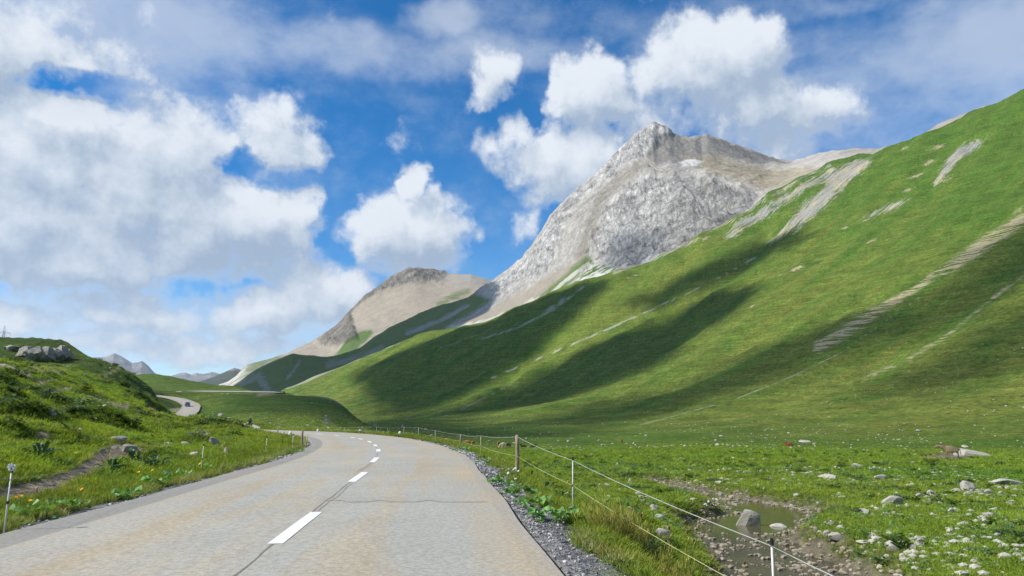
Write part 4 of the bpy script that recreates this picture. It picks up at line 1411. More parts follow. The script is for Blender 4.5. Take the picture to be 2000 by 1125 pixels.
def lat_of(x, y):
    i = int(np.argmin((RD[:, 0] - x) ** 2 + (RD[:, 1] - y) ** 2))
    return float((x - RD[i, 0]) * RN[i, 0] + (y - RD[i, 1]) * RN[i, 1])


M_PAINT = plain('road_paint', (.78, .78, .74), .6, .3, 0, .07, 30)
M_TAR = plain('tar_seam', (.235, .22, .19), .8, .2, 0, .4, 14)


def ribbon(name, s0, s1, lat, w, mat, up, parent, jitter=0.0, lat1=None):
    n = max(3, int((s1 - s0) / .45) + 2)
    vv = []
    for k in range(n):
        s = s0 + (s1 - s0) * k / (n - 1)
        l = lat if lat1 is None else lat + (lat1 - lat) * k / (n - 1)
        l += jitter * math.sin(s * 2.1 + s0) + jitter * .6 * math.sin(s * 5.3)
        ww = w * (1 + (.35 * math.sin(s * 3.7) if jitter else 0))
        vv.append(road_point(s, l - ww / 2, up))
        vv.append(road_point(s, l + ww / 2, up))
    return np_obj(name, np.array(vv), grid_faces(n, 2)[:, ::-1], mat, False, parent)


DASH_PX = [((543, 1062), (613, 1001)), ((690, 942), (708, 923)), ((728, 903), (735, 893.5)), ((739, 882.5), (739, 877.5)), ((734.5, 871.5), (731, 868.5)),
           ((724, 864), (719, 861.5)), ((709, 858.5), (703, 857)), ((692, 855.2), (685, 854)), ((664, 851), (655, 850.3)), ((633, 848.5), (622, 848))]


def flat_hit(px, py, z=.03):
    phi, sl = px_ray(px, py)
    r = (z - CAM_H) / sl
    return float(r * math.sin(phi)), float(r * math.cos(phi))


seams = []
last = 0.0
for (a_, b_) in DASH_PX:
    p, q = flat_hit(*a_), flat_hit(*b_)
    s0, s1 = arc_of(*p), arc_of(*q)
    l_ = .5 * (lat_of(*p) + lat_of(*q))
    s0 = max(s0, last)
    s1 = max(s1, s0 + 2.2)
    o = ribbon('centre_dash', s0, s1, l_, .17, M_PAINT, .006, road)
    seams.append((last + .0, s0, l_))
    last = s1
for k, (s0, s1, l_) in enumerate(seams[:7]):
    s0 = max(s0, arc_of(-2.05, 0))
    if s1 - s0 > .4:
        ribbon('tar_seam', s0, s1, l_ - .02, .022, M_TAR, .004, road, .012)
        if k in (1, 2):
            ribbon('tar_seam', s0 + .2, s1 - .3, l_ + .06, .014, M_TAR, .004, road, .02)

# the old cross joint in the right lane
cp_, cq_ = flat_hit(625, 979), flat_hit(952, 976)
cj = []
for k in range(25):
    t = k / 24
    x_, y_ = cp_[0] + (cq_[0] - cp_[0]) * t, cp_[1] + (cq_[1] - cp_[1]) * t + .05 * math.sin(k * .9)
    s_, l_ = arc_of(x_, y_), lat_of(x_, y_)
    w_ = .07 * (.6 + .5 * math.sin(k * 1.7) ** 2)
    cj += [road_point(s_ - w_, l_, .0035), road_point(s_ + w_, l_, .0035)]
M_STAIN = plain('joint_stain', (.30, .28, .24), .85, .2, 0, .35, 5)
np_obj('cross_joint', np.array(cj), grid_faces(25, 2), M_STAIN, False, road)


# ------------------------------------------------------------------ air, and unseen clouds added to shade the slopes
def haze_box():
    m = bpy.data.materials.new('thin_air')
    m.use_nodes = True
    nt = NT(m.node_tree)
    nt.n.clear()
    v = nt.new('ShaderNodeVolumePrincipled')
    v.inputs['Color'].default_value = (.80, .88, 1.0, 1)
    v.inputs['Density'].default_value = 2.6e-5
    v.inputs['Anisotropy'].default_value = .25
    out = nt.new('ShaderNodeOutputMaterial')
    nt.l.new(v.outputs[0], out.inputs['Volume'])
    b = MB()
    x0, x1, y0, y1, z0, z1 = -9500, 5500, -2600, 13500, -900, 1200
    b.box(((x0 + x1) / 2, (y0 + y1) / 2, (z0 + z1) / 2), (x1 - x0, y1 - y0, z1 - z0))
    tag(b.build('haze', m), kind='stuff')


haze_box()

m_cloud = bpy.data.materials.new('cloud_vapour')
m_cloud.use_nodes = True
_nt = NT(m_cloud.node_tree)
_nt.n.clear()
_v = _nt.new('ShaderNodeVolumePrincipled')
_v.inputs['Color'].default_value = (.98, .98, .98, 1)
_v.inputs['Density'].default_value = .036
_v.inputs['Anisotropy'].default_value = .4
_o = _nt.new('ShaderNodeOutputMaterial')
_nt.l.new(_v.outputs[0], _o.inputs['Volume'])
CLOUD_Z = 2500.0
_mx, _my, _mz, _ma, _mb = mz


def mountain_hit(px, py):
    nf = 240
    q = (_ma[:nf] - px) ** 2 + (_mb[:nf] - py) ** 2
    i = np.unravel_index(int(np.argmin(q)), q.shape)
    return float(_mx[i]), float(_my[i]), float(_mz[i])


def cumulus(pts_px, hit, thick, soft, rag, seed):
    """An unseen cloud added out of view, shaped to shade the given part of the slope."""
    q = []
    for p in pts_px:
        x, y, z = hit(*p)[:3]
        t = (CLOUD_Z - z) / TO_SUN.z
        q.append((x + TO_SUN.x * t, y + TO_SUN.y * t))
    q = np.array(q)
    lo, hi = q.min(0) - rag * 1.5, q.max(0) + rag * 1.5
    step = max(6.0, float((hi - lo).max()) / 110)
    nx, ny = int((hi[0] - lo[0]) / step) + 2, int((hi[1] - lo[1]) / step) + 2
    X, Y = np.meshgrid(lo[0] + step * np.arange(nx), lo[1] + step * np.arange(ny))
    sd = poly_sd(X, Y, q) + rag * fbm(X / (rag * 2.2), Y / (rag * 2.2), 4, seed)
    T = thick * sstep(-soft * .65, soft * .55, sd) * (1 + .35 * fbm(X / 70, Y / 70, 4, seed + 5))
    T[0], T[-1], T[:, 0], T[:, -1] = 0, 0, 0, 0
    inside = T > .5
    cell = inside[:-1, :-1] | inside[1:, :-1] | inside[:-1, 1:] | inside[1:, 1:]
    top = np.stack([X, Y, CLOUD_Z + T * .8], -1).reshape(-1, 3)
    bot = np.stack([X, Y, CLOUD_Z - T * .2], -1).reshape(-1, 3)
    n = nx * ny
    idx = np.arange(n).reshape(ny, nx)
    low = np.where(inside, idx + n, idx)
    fq = lambda I: np.stack([I[:-1, :-1], I[:-1, 1:], I[1:, 1:], I[1:, :-1]], -1)[cell]
    faces = np.vstack([fq(idx), fq(low)[:, ::-1]])
    used, inv = np.unique(faces, return_inverse=True)
    V = np.vstack([top, bot])[used]
    o = np_obj('cloud', V, inv.reshape(-1, 4), m_cloud, True)  # added outside the view, outline traced back from its shadow
    tag(o, 'white cloud added out of view high over the valley, shaped to shade the slopes', 'cloud', 'unseen clouds shading the slopes')
    return o


gh = lambda px, py: ground_hit(px, py, 120)
for k, (poly, hit, thick, soft, rag) in enumerate((
        ([(1428, 583), (1360, 598), (1290, 638), (1230, 663), (1150, 690), (1050, 733), (960, 770), (880, 800), (866, 812), (960, 803), (1100, 768), (1210, 738), (1280, 700), (1330, 662), (1400, 627)], gh, 105, 55, 34),
        ([(1020, 612), (930, 640), (860, 660), (790, 690), (700, 730), (606, 775), (636, 792), (700, 822), (770, 812), (830, 788), (910, 748), (990, 712), (1030, 675), (1090, 630), (1120, 598), (1060, 596)], gh, 170, 45, 30),
        ([(1660, 622), (1560, 660), (1440, 702), (1370, 742), (1270, 778), (1330, 790), (1450, 758), (1540, 732), (1600, 702), (1690, 672), (1770, 655), (1740, 615)], gh, 34, 60, 34),
        ([(1548, 452), (1480, 488), (1400, 518), (1320, 558), (1245, 592), (1265, 602), (1380, 562), (1460, 522), (1500, 497), (1565, 470)], gh, 70, 42, 26),
        ([(1995, 440), (1960, 470), (1850, 560), (1800, 622), (1830, 640), (1920, 592), (2010, 540), (2120, 500), (2120, 420)], gh, 36, 65, 34),
        ([(2120, 575), (1960, 636), (1850, 690), (1740, 742), (1800, 762), (1950, 712), (2120, 682)], gh, 32, 65, 34),
        ([(1130, 790), (1080, 815), (990, 828), (1100, 833), (1250, 815), (1340, 790), (1230, 780)], gh, 30, 45, 20),
        ([(640, 796), (668, 788), (712, 834), (690, 834), (645, 824), (634, 806)], gh, 110, 8, 4),  # added to darken the right flank of the knoll
        ([(520, 792), (600, 786), (636, 797), (560, 806), (470, 804)], gh, 45, 22, 6),
        ([(440, 772), (470, 744), (520, 711), (572, 690), (640, 697), (700, 681), (735, 656), (800, 622), (870, 594), (925, 572), (950, 585), (945, 605), (915, 625), (880, 645), (800, 690), (700, 745), (560, 780)], mountain_hit, 170, 60, 26),
        ([(1195, 472), (1240, 452), (1290, 462), (1280, 492), (1222, 522), (1170, 522)], mountain_hit, 16, 90, 55))):
    cumulus(poly, hit, thick, soft, rag, 500 + 20 * k)


# ------------------------------------------------------------------ water and bed of the stream
def water_sheet():
    x0, y0 = BED.min(0) - .3
    x1, y1 = BED.max(0) + .3
    X, Y = np.meshgrid(np.arange(x0, x1, .3), np.arange(y0, y1, .3))
    sd = poly_sd(X, Y, BED)
    keep = sd > -.25
    cell = keep[:-1, :-1] & keep[1:, :-1] & keep[:-1, 1:] & keep[1:, 1:]
    Z = water_z(np.hypot(X, Y))
    idx = np.arange(X.size).reshape(X.shape)
    f_ = np.stack([idx[:-1, :-1], idx[:-1, 1:], idx[1:, 1:], idx[1:, :-1]], -1)[cell]
    used, inv = np.unique(f_, return_inverse=True)
    V = np.stack([X, Y, Z], -1).reshape(-1, 3)[used]
    m, nt, b = new_mat('murky_water')
    geo = nt.new('ShaderNodeNewGeometry')
    sp_ = nt.new('ShaderNodeSeparateXYZ')
    nt.put(sp_.inputs[0], geo.outputs['Position'])
    pool = nt.ramp(sp_.outputs[1], 25.0, 29.0)
    n1 = nt.noise(geo.outputs['Position'], .9, 3, .6)
    n2 = nt.noise(geo.outputs['Position'], 7.0, 3, .6, .4)
    col = nt.mix(pool, (.050, .040, .027), (.085, .080, .034))
    col = nt.mix(nt.ramp(n1.outputs['Fac'], .4, .7, 0, .5), col, (.11, .092, .05))
    nt.put(b.inputs['Base Color'], col)
    bump = nt.new('ShaderNodeBump')
    bump.inputs['Distance'].default_value = .03
    nt.put(bump.inputs['Strength'], nt.ramp(pool, 0, 1, .55, .10, False))
    nt.put(bump.inputs['Height'], n2.outputs['Fac'])
    nt.put(b.inputs['Normal'], bump.outputs[0])
    nt.put(b.inputs['Roughness'], nt.ramp(pool, 0, 1, .22, .10, False))
    b.inputs['Specular IOR Level'].default_value = .5
    o = np_obj('stream_water', V, inv.reshape(-1, 4), m, True)
    tag(o, kind='structure')


water_sheet()


# ------------------------------------------------------------------ stones
def rock_mat(name, base, moss=.0, dark=.5):
    m, nt, b = new_mat(name)
    t = nt.new('ShaderNodeTexCoord')
    oi = nt.new('ShaderNodeObjectInfo')
    geo = nt.new('ShaderNodeNewGeometry')
    pos = geo.outputs['Position']
    n1 = nt.noise(pos, 2.2, 5, .65)
    n2 = nt.noise(pos, 14.0, 5, .7)
    k = nt.math('MULTIPLY', nt.ramp(n1.outputs['Fac'], .3, .7, 1 - dark * .5, 1 + dark * .35, False), nt.ramp(n2.outputs['Fac'], .3, .7, .70, 1.26, False))
    k = nt.math('MULTIPLY', k, nt.ramp(oi.outputs['Random'], 0, 1, .82, 1.15, False))
    col = nt.mix(1.0, (*base, 1), k, 'MULTIPLY')
    warm = nt.ramp(nt.noise(pos, 5.0, 3, .6).outputs['Fac'], .52, .68, 0, .45)
    col = nt.mix(warm, col, (.36, .31, .22))
    if moss:
        col = nt.mix(nt.ramp(n1.outputs['Fac'], .5, .62, 0, moss), col, (.16, .17, .09))
    nt.put(b.inputs['Base Color'], col)
    bump = nt.new('ShaderNodeBump')
    bump.inputs['Strength'].default_value = .6
    bump.inputs['Distance'].default_value = .03
    nt.put(bump.inputs['Height'], n2.outputs['Fac'])
    nt.put(b.inputs['Normal'], bump.outputs[0])
    b.inputs['Roughness'].default_value = .9
    return m


M_STONE = rock_mat('pale_limestone', (.43, .41, .355), .3)
M_STONE_WET = rock_mat('brown_stream_stone', (.34, .295, .225), .15, .8)
M_CLIFF = rock_mat('crag_rock', (.29, .27, .24), .3, 1.2)


def rock_mesh(name, mat, seed, sub=2, flat=.6, cuts=5, rough=.16):
    rg = np.random.default_rng(seed)
    bm = bmesh.new()
    bmesh.ops.create_icosphere(bm, subdivisions=sub, radius=1.0)
    v = np.array([p.co[:] for p in bm.verts])
    for _ in range(cuts):
        nrm = rg.normal(size=3)
        nrm /= np.linalg.norm(nrm)
        lim = rg.uniform(.42, .78)
        d = v @ nrm
        v = v - np.maximum(d - lim, 0)[:, None] * nrm[None] * .92
    ph = rg.uniform(0, 50)
    n_ = gnoise(v[:, 0] * 1.7 + ph, v[:, 1] * 1.7 + v[:, 2] * 1.3, seed) + .6 * gnoise(v[:, 0] * 4 + ph, v[:, 2] * 4 + v[:, 1] * 3, seed + 3)
    v = v * (1 + rough * 1.6 * n_)[:, None]
    v[:, 2] *= flat
    v[:, 0] *= rg.uniform(1.0, 1.3)
    for p, q in zip(bm.verts, v):
        p.co = q
    me = bpy.data.meshes.new(name)
    bm.to_mesh(me)
    bm.free()
    # unit footprint
    a = np.array([p.co[:] for p in me.vertices])
    w = a[:, 0].max() - a[:, 0].min()
    a /= w
    me.vertices.foreach_set('co', a.astype(np.float32).ravel())
    me.materials.append(mat)
    me.update()
    return me


ROCKS = [rock_mesh('rock', M_STONE, 10 + k, 2, (.45, .6, .35, .75, .5, .3, .62, .42)[k], 10 + k % 3, .07) for k in range(8)]
WET = [rock_mesh('stream_stone', M_STONE_WET, 40 + k, 2, (.5, .4, .6, .35)[k], 9, .08) for k in range(4)]
BIG = [rock_mesh('boulder', M_STONE, 60 + k, 3, (.72, .34, .5)[k], 14, .06) for k in range(3)]


def slab_mesh():
    """A long flat slab with a broken edge."""
    rg = np.random.default_rng(5)
    ang = np.sort(np.linspace(0, 2 * np.pi, 13)[:-1] + rg.uniform(-.15, .15, 12))
    out = np.stack([np.sign(np.cos(ang)) * np.abs(np.cos(ang)) ** .8 * .5, np.sin(ang) * .26], 1) * rg.uniform(.82, 1.12, (12, 1))
    b = MB()
    b.loft([[(x * k, y * k, z - .11 * x * (z > .05) + rg.uniform(-.012, .012)) for x, y in out] for k, z in ((.93, -.06), (1.0, .02), (.97, .08), (.84, .135), (.62, .17))])
    return b.mesh('boulder', M_STONE)


SLAB = slab_mesh()
CRAG = [rock_mesh('crag', M_CLIFF, 80 + k, 4, (.34, .42, .8)[k], 18, .13) for k in range(3)]


def put_rock(name, me, px, py, w, h, label, group=None, rmin=3.0, sink=.28, rz=None, tilt=0.0, cat='rock'):
    """A rock at the foot seen at (px, py), w x h pixels large in the photograph."""
    x, y, z, r = ground_hit(px, py, rmin)
    W, H = w * r / F_PX, h * r / F_PX
    zs = np.array([v.co.z for v in me.vertices])
    flat = float(zs.max() - zs.min())
    o = link(bpy.data.objects.new(name, me))
    sz = H / flat / (1 - sink)
    o.scale = (W, W * random.uniform(.7, 1.0), sz)
    o.location = (x, y + W * .3, float(gz_at(x, y + W * .3)) - float(zs.min()) * sz - sink * flat * sz)
    o.rotation_euler = (random.uniform(-.12, .12), tilt, random.uniform(-.5, .5) if rz is None else rz)
    return tag(o, label, cat, group)


HAND_ROCKS = [  # x, y of the foot, w, h, label
    (1915, 892, 62, 12, 'long flat pale slab lying beside the standing brown cow', 1),
    (1466, 1040, 46, 40, 'biggest tan boulder, standing at the lower edge of the still pool', 0),
    (1524, 1042, 36, 16, 'low brown boulder right beside the biggest tan boulder in the stream', 2),
    (1677, 914, 21, 8, 'rounded pale rock in the open green meadow, left of the two low slabs', 3),
    (1625, 937, 33, 9, 'low broad pale rock alone in the green meadow above the pool', 5),
    (1725, 938, 25, 9, 'humped pale rock in the meadow next to a small flat stone', 0),
    (1755, 942, 19, 5, 'small flat grey stone just right of the humped pale rock', 2),
    (1576, 865, 20, 5, 'pale stone on the far edge of the meadow above the red cow', 4),
    (1895, 960, 25, 17, 'blocky grey boulder with a dark hollow at the row of white stones', 6),
    (1978, 950, 46, 11, 'wide pale slab at the right end of the row of white stones', 5),
    (1747, 988, 34, 16, 'white rock heap with a dark cleft in the stony meadow', 0),
    (1690, 1006, 30, 9, 'flat white stone at the lower left end of the stone row', 5),
    (1640, 1056, 27, 11, 'slanted pale stone on the bank right of the near white fence post', 7),
    (1692, 1062, 24, 5, 'thin flat slab on the grass behind the slanting fence wire', 5),
    (1748, 1079, 20, 14, 'upright pale rock low in the stony meadow at the right', 3),
    (1800, 1063, 15, 10, 'squarish white rock in the stony meadow at the right', 3),
    (1735, 1094, 18, 8, 'wedge shaped pale stone below the upright pale rock', 6),
    (1862, 1004, 14, 10, 'pointed grey rock standing up in the stony meadow', 3),
    (1935, 1012, 18, 9, 'grey speckled rock near the right edge of the stony meadow', 0),
    (1232, 1004, 19, 14, 'pointed triangular grey rock on the grass behind the fence', 3),
    (1278, 995, 18, 9, 'angular white rock on the grass left of the pool', 6),
    (1270, 1000, 9, 4, 'small white pebble-like rock under the angular white rock', 4),
    (1292, 1018, 24, 11, 'long tilted grey rock on the grass left of the stony channel', 7),
    (1256, 982, 17, 6, 'low white rock on the grass above the fence wire', 5),
    (1205, 1000, 24, 8, 'flat grey rock in the grass just behind the lower wire', 2),
    (1300, 1036, 22, 8, 'pale lichen covered rock by the tall weeds', 5),
    (1294, 1056, 34, 21, 'big grey rock half hidden by the tall weeds', 0),
    (1222, 1030, 22, 16, 'grey rock in the weeds beside the yellow flowers', 2),
    (1232, 945, 10, 10, 'small upright grey stone at the head of the stream', 3),
    (1207, 912, 8, 8, 'little forked white stone in the meadow behind the wooden fence post', 3),
    (228, 866, 27, 13, 'layered grey rock at the top of the bare earth patch', 2),
    (247, 884, 31, 15, 'broad grey rock on the bare earth patch of the left bank', 0),
    (222, 876, 15, 5, 'thin flat stone between the two grey rocks on the left bank', 5),
    (327, 871, 17, 7, 'blocky white stone on the left bank', 6),
    (360, 870, 13, 6, 'white stone under the eroded hole of the left bank', 4),
    (376, 893, 20, 9, 'pale stone in the grass near the thin left fence post', 0),
    (350, 897, 9, 11, 'upright pale stone in the grass of the left bank', 3),
    (325, 904, 18, 7, 'white stone in dark leaves near the road on the left', 7),
    (318, 924, 14, 5, 'low white stone close to the left road edge', 5),
    (417, 873, 22, 22, 'long slanting lichen covered slab leaning on the left bank', 7),
    (440, 892, 10, 16, 'reddish pale stone at the foot of the left bank', 3),
    (103, 808, 11, 6, 'grey stone high on the left bank', 4),
    (202, 795, 15, 4, 'white stone beside the sandy scar of the left bank', 5),
    (155, 846, 9, 9, 'pale stone below the dark shrub on the left bank', 3),
    (428, 818, 16, 9, 'white boulder heap on the meadow below the far road', 0),
    (446, 821, 14, 5, 'flat white rock right of the boulder heap below the far road', 5),
    (484, 834, 8, 9, 'white stone at the outer road edge beside the motorcycle', 3),
    (660, 846, 8, 4, 'tan stone at the outer road edge of the bend', 4),
    (732, 834, 9, 6, 'white rock at the foot of the slope beyond the bend', 0),
    (795, 851, 9, 4, 'cream coloured stone at the road edge behind the bend', 5),
    (713, 846, 5, 5, 'yellowish stone right of a white guard stone', 4),
    (1888, 875, 10, 5, 'small white stone just behind the flat slab', 4),
    (1796, 843, 8, 4, 'white stone at the foot of the great slope on the right', 4),
    (1285, 1000, 6, 3, 'tiny white stone left of the long tilted grey rock', 4),
]
for k, (px, py, w, h, lab, mi) in enumerate(HAND_ROCKS):
    big = w >= 40 or (w > 30 and h > 14)
    me = BIG[{0: 0, 1: 1}.get(mi, 2)] if big else ROCKS[mi]
    if px == 1915:
        me = SLAB
    o = put_rock('boulder' if big else 'rock', me, px, py, w, h, lab, 'single rocks of the valley floor', 3.0, .2)
    if 'slanting lichen' in lab:
        o.rotation_euler = (.2, .75, .35)
        o.scale = (o.scale.x * 1.15, o.scale.y * .6, o.scale.z * .5)
    if px == 1915:
        o.scale.y = o.scale.x * 1.1
        o.rotation_euler = (.05, .03, -.08)


def scatter(n, name, meshes, region, size, label, group, cat='rock', seed=1, sink=.3, rmin=3.0, dark=None):
    rg = np.random.default_rng(seed)
    P = np.array(region, float)
    lo, hi = P.min(0), P.max(0)
    out = 0
    while out < n:
        p = lo + rg.random(2) * (hi - lo)
        if poly_sd(np.array([p[0]]), np.array([p[1]]), P)[0] < 0:
            continue
        w = float(size[0] * math.exp(abs(rg.normal()) * .55))
        w = min(w, size[1])
        mi = int(rg.integers(len(meshes)))
        word = ('low', 'blocky', 'flat', 'tall', 'rounded', 'slab-like', 'angular', 'squat')[mi]
        big = 'small' if w < size[0] * 1.25 else 'mid-sized' if w < size[0] * 1.8 else 'large'
        u, v = (p - lo) / (hi - lo)
        where = ('far ', 'middle ', 'near ')[min(2, int(v * 3))] + ('left', 'centre', 'right')[min(2, int(u * 3))]
        put_rock(name, meshes[mi], p[0], p[1], w, w * rg.uniform(.38, .62), f'{big} {word} {label}, {where} part', group, rmin, sink, None, 0, cat)
        out += 1


random.seed(21)
ROW = [(1690, 1008), (1740, 982), (1800, 972), (1860, 962), (1930, 958), (2005, 938), (2005, 962), (1940, 972), (1860, 978), (1790, 990), (1730, 1004), (1700, 1012)]
scatter(48, 'rock', ROCKS, ROW, (6, 18), 'white stone in the crowded row of the meadow', 'stones of the pale row', seed=3)
scatter(16, 'rock', ROCKS, [(1582, 1040), (1600, 1020), (1645, 1025), (1650, 1040), (1610, 1048)], (6, 16), 'white stone clustered on the bank beside the pool', 'stones beside the pool', seed=4)
scatter(58, 'rock', ROCKS, [(1640, 1110), (1600, 1060), (1650, 1050), (1760, 1010), (1900, 985), (2005, 970), (2005, 1128), (1680, 1128)], (6, 15), 'pale stone of the stony meadow', 'stones of the right meadow', seed=5)
scatter(22, 'rock', ROCKS, [(1150, 945), (1260, 950), (1330, 985), (1320, 1010), (1240, 1010), (1150, 985)], (5, 12), 'pale stone between fence and stream', 'stones between fence and stream', seed=6)
scatter(78, 'stream_stone', WET, [(1345, 1018), (1420, 1006), (1480, 1040), (1540, 1045), (1585, 1085), (1660, 1118), (1690, 1130), (1430, 1135), (1385, 1070), (1345, 1032)], (6, 22),
        'brown stone in the channel below the pool', 'stones in the stream channel', 'stone', 7, .25)
scatter(20, 'stream_stone', WET, [(1270, 942), (1340, 955), (1440, 974), (1420, 980), (1345, 966), (1285, 952)], (5, 12), 'tan stone along the upper stream arm', 'stones of the upper stream', 'stone', 8, .25)
scatter(22, 'stream_stone', WET, [(1500, 985), (1590, 996), (1600, 1004), (1560, 1006), (1500, 992)], (6, 13), 'grey stone edging the pool', 'stones edging the pool', 'stone', 9, .25)
scatter(8, 'stream_stone', WET, [(1420, 990), (1500, 998), (1510, 1004), (1430, 996)], (6, 16), 'pale stone on the gravel bar in the pool', 'stones on the gravel bar', 'stone', 12, .2)


def joined_stones(name, spots, mat, seed):
    """Many small stones nobody could count, as one mesh."""
    bm = bmesh.new()
    bmesh.ops.create_icosphere(bm, subdivisions=1, radius=.5)
    base = np.array([v.co[:] for v in bm.verts])
    tri = np.array([[v.index for v in f_.verts] for f_ in bm.faces])
    bm.free()
    rg = np.random.default_rng(seed)
    V, Fc = [], []
    for k, (x, y, z, s) in enumerate(spots):
        j = base * (1 + .45 * (rg.random((len(base), 1)) - .5)) * np.array([s * rg.uniform(.8, 1.3), s * rg.uniform(.7, 1.1), s * rg.uniform(.4, .7)])
        t = rg.uniform(0, 6.28)
        c, s_ = math.cos(t), math.sin(t)
        j = np.stack([j[:, 0] * c - j[:, 1] * s_, j[:, 0] * s_ + j[:, 1] * c, j[:, 2]], 1)
        V.append(j + np.array([x, y, z + s * .12]))
        Fc.append(tri + k * len(base))
    o = np_obj(name, np.vstack(V), np.vstack(Fc), mat)
    tag(o, kind='stuff')
    return o


def meadow_spots(n, seed, r0, r1, smin, smax, px0, px1, pw=.5, extra=None):
    rg = np.random.default_rng(seed)
    out = []
    p0, p1 = float(px_ray(px0, 800)[0]), float(px_ray(px1, 800)[0])
    while len(out) < n:
        m = 4000
        phi = p0 + (p1 - p0) * rg.random(m)
        r = np.exp(math.log(r0) + (math.log(r1) - math.log(r0)) * rg.random(m) ** pw)
        x, y = r * np.sin(phi), r * np.cos(phi)
        d, _ = road_rel(x, y)
        ok = (d > HALF + 1.2) & (poly_sd(x, y, BED) < -.3)
        dens = fbm(x / (.12 * r1), y / (.12 * r1), 4, seed) + .25 * rg.normal(size=m)
        ok &= dens > (.18 if extra is None else extra)
        z = gz_at(x, y)
        s = (smin + (smax - smin) * rg.random(m) ** 3) * (1 + r / r1)
        for i in np.nonzero(ok)[0]:
            out.append((x[i], y[i], z[i], s[i]))
    return out[:n]


joined_stones('meadow_pebbles', meadow_spots(1600, 31, 13, 75, .05, .24, 1330, 2060, .9, .22) + meadow_spots(600, 37, 20, 140, .06, .28, 1150, 2060, .9, .22), M_STONE, 1)
joined_stones('slope_stones', meadow_spots(1500, 33, 150, 700, .16, .5, 700, 2060, 1.0), M_STONE, 2)
joined_stones('slope_stones', meadow_spots(70, 34, 170, 480, .5, 1.1, 800, 2060, 1.0), M_STONE, 5)
joined_stones('hill_stones', meadow_spots(420, 35, 22, 260, .05, .32, -40, 420, .6), M_STONE, 3)
joined_stones('knoll_stones', meadow_spots(200, 36, 170, 420, .2, .8, 380, 720, 1.0), M_STONE, 4)


def bed_spots(n, seed, lo, hi, edge):
    rg = np.random.default_rng(seed)
    a, b = BED.min(0) - 1, BED.max(0) + 1
    out = []
    while len(out) < n:
        x, y = a[0] + (b[0] - a[0]) * rg.random(3000), a[1] + (b[1] - a[1]) * rg.random(3000)
        sd = poly_sd(x, y, BED)
        pool = (y > 27.5) & (y < 38) & (sd > .7)
        ok = (sd > -edge) & (sd < 50) & ~pool & ((sd < .5) | (fbm(x / 1.2, y / 1.2, 3, seed) > .02))
        w = water_z(np.hypot(x, y))
        z = np.where(sd < .2, gz_at(x, y), w)
        s = lo + (hi - lo) * rg.random(3000) ** 2.5
        for i in np.nonzero(ok)[0]:
            out.append((x[i], y[i], z[i], s[i]))
    return out[:n]


joined_stones('stream_gravel', bed_spots(2600, 41, .05, .24, .7), M_STONE_WET, 6)

# crags under the brow of the left hill
for px, py, w, h, me, lab in ((10, 687, 34, 11, CRAG[1], 'low mossy crag at the left end of the hill brow'),
                              (34, 698, 30, 20, CRAG[2], 'leftmost crag of the overhanging band under the hill brow'),
                              (52, 705, 30, 26, CRAG[0], 'pale crag of the overhanging band, second from its left end'),
                              (70, 707, 30, 27, CRAG[2], 'tallest pale crag in the middle of the overhanging band'),
                              (88, 706, 26, 22, CRAG[1], 'crag beside the notch in the overhanging band'),
                              (104, 705, 26, 28, CRAG[2], 'dark grey crag right of the notch in the overhanging band'),
                              (119, 704, 18, 20, CRAG[0], 'dark small crag closing the right end of the overhanging band'),
                              (213, 713, 14, 6, CRAG[1], 'small dark crag on the descending ridge of the left hill')):
    o = put_rock('rock_outcrop', me, px, py, w, h, lab, 'crags of the left hill', 150, .12, .1, 0, 'crag')
    o.scale.y *= 1.5
    o.rotation_euler.z = random.uniform(-.8, .8)
    o.location.y += 2.0

# ------------------------------------------------------------------ gravel beside the road
def gn_scatter(name, src, pts, scale, rot, tint, kind='stuff', extra=None):
    """Points with a copy of a small mesh on each; colour per copy."""
    me = bpy.data.meshes.new(name)
    n = len(pts)
    me.vertices.add(n)
    me.vertices.foreach_set('co', np.ascontiguousarray(pts, np.float32).ravel())
    for nm, tp, arr, key in (('size', 'FLOAT_VECTOR', scale, 'vector'), ('turn', 'FLOAT_VECTOR', rot, 'vector'), ('tint', 'FLOAT_VECTOR', tint, 'vector')):
        a = me.attributes.new(nm, tp, 'POINT')
        a.data.foreach_set(key, np.ascontiguousarray(arr, np.float32).ravel())
    me.update()
    o = link(bpy.data.objects.new(name, me))
    ng = bpy.data.node_groups.new(name, 'GeometryNodeTree')
    ng.interface.new_socket('Geometry', in_out='INPUT', socket_type='NodeSocketGeometry')
    ng.interface.new_socket('Geometry', in_out='OUTPUT', socket_type='NodeSocketGeometry')
    a, b = ng.nodes.new('NodeGroupInput'), ng.nodes.new('NodeGroupOutput')
    inst = ng.nodes.new('GeometryNodeInstanceOnPoints')
    oi = ng.nodes.new('GeometryNodeObjectInfo')
    oi.inputs['Object'].default_value = src
    oi.inputs['As Instance'].default_value = True
    for nm, sock in (('size', 'Scale'), ('turn', 'Rotation')):
        at = ng.nodes.new('GeometryNodeInputNamedAttribute')
        at.data_type = 'FLOAT_VECTOR'
        at.inputs['Name'].default_value = nm
        ng.links.new(at.outputs[0], inst.inputs[sock])
    ng.links.new(a.outputs[0], inst.inputs['Points'])
    ng.links.new(oi.outputs['Geometry'], inst.inputs['Instance'])
    ng.links.new(inst.outputs[0], b.inputs[0])
    md = o.modifiers.new('copies', 'NODES')
    md.node_group = ng
    tag(o, kind=kind)
    return o


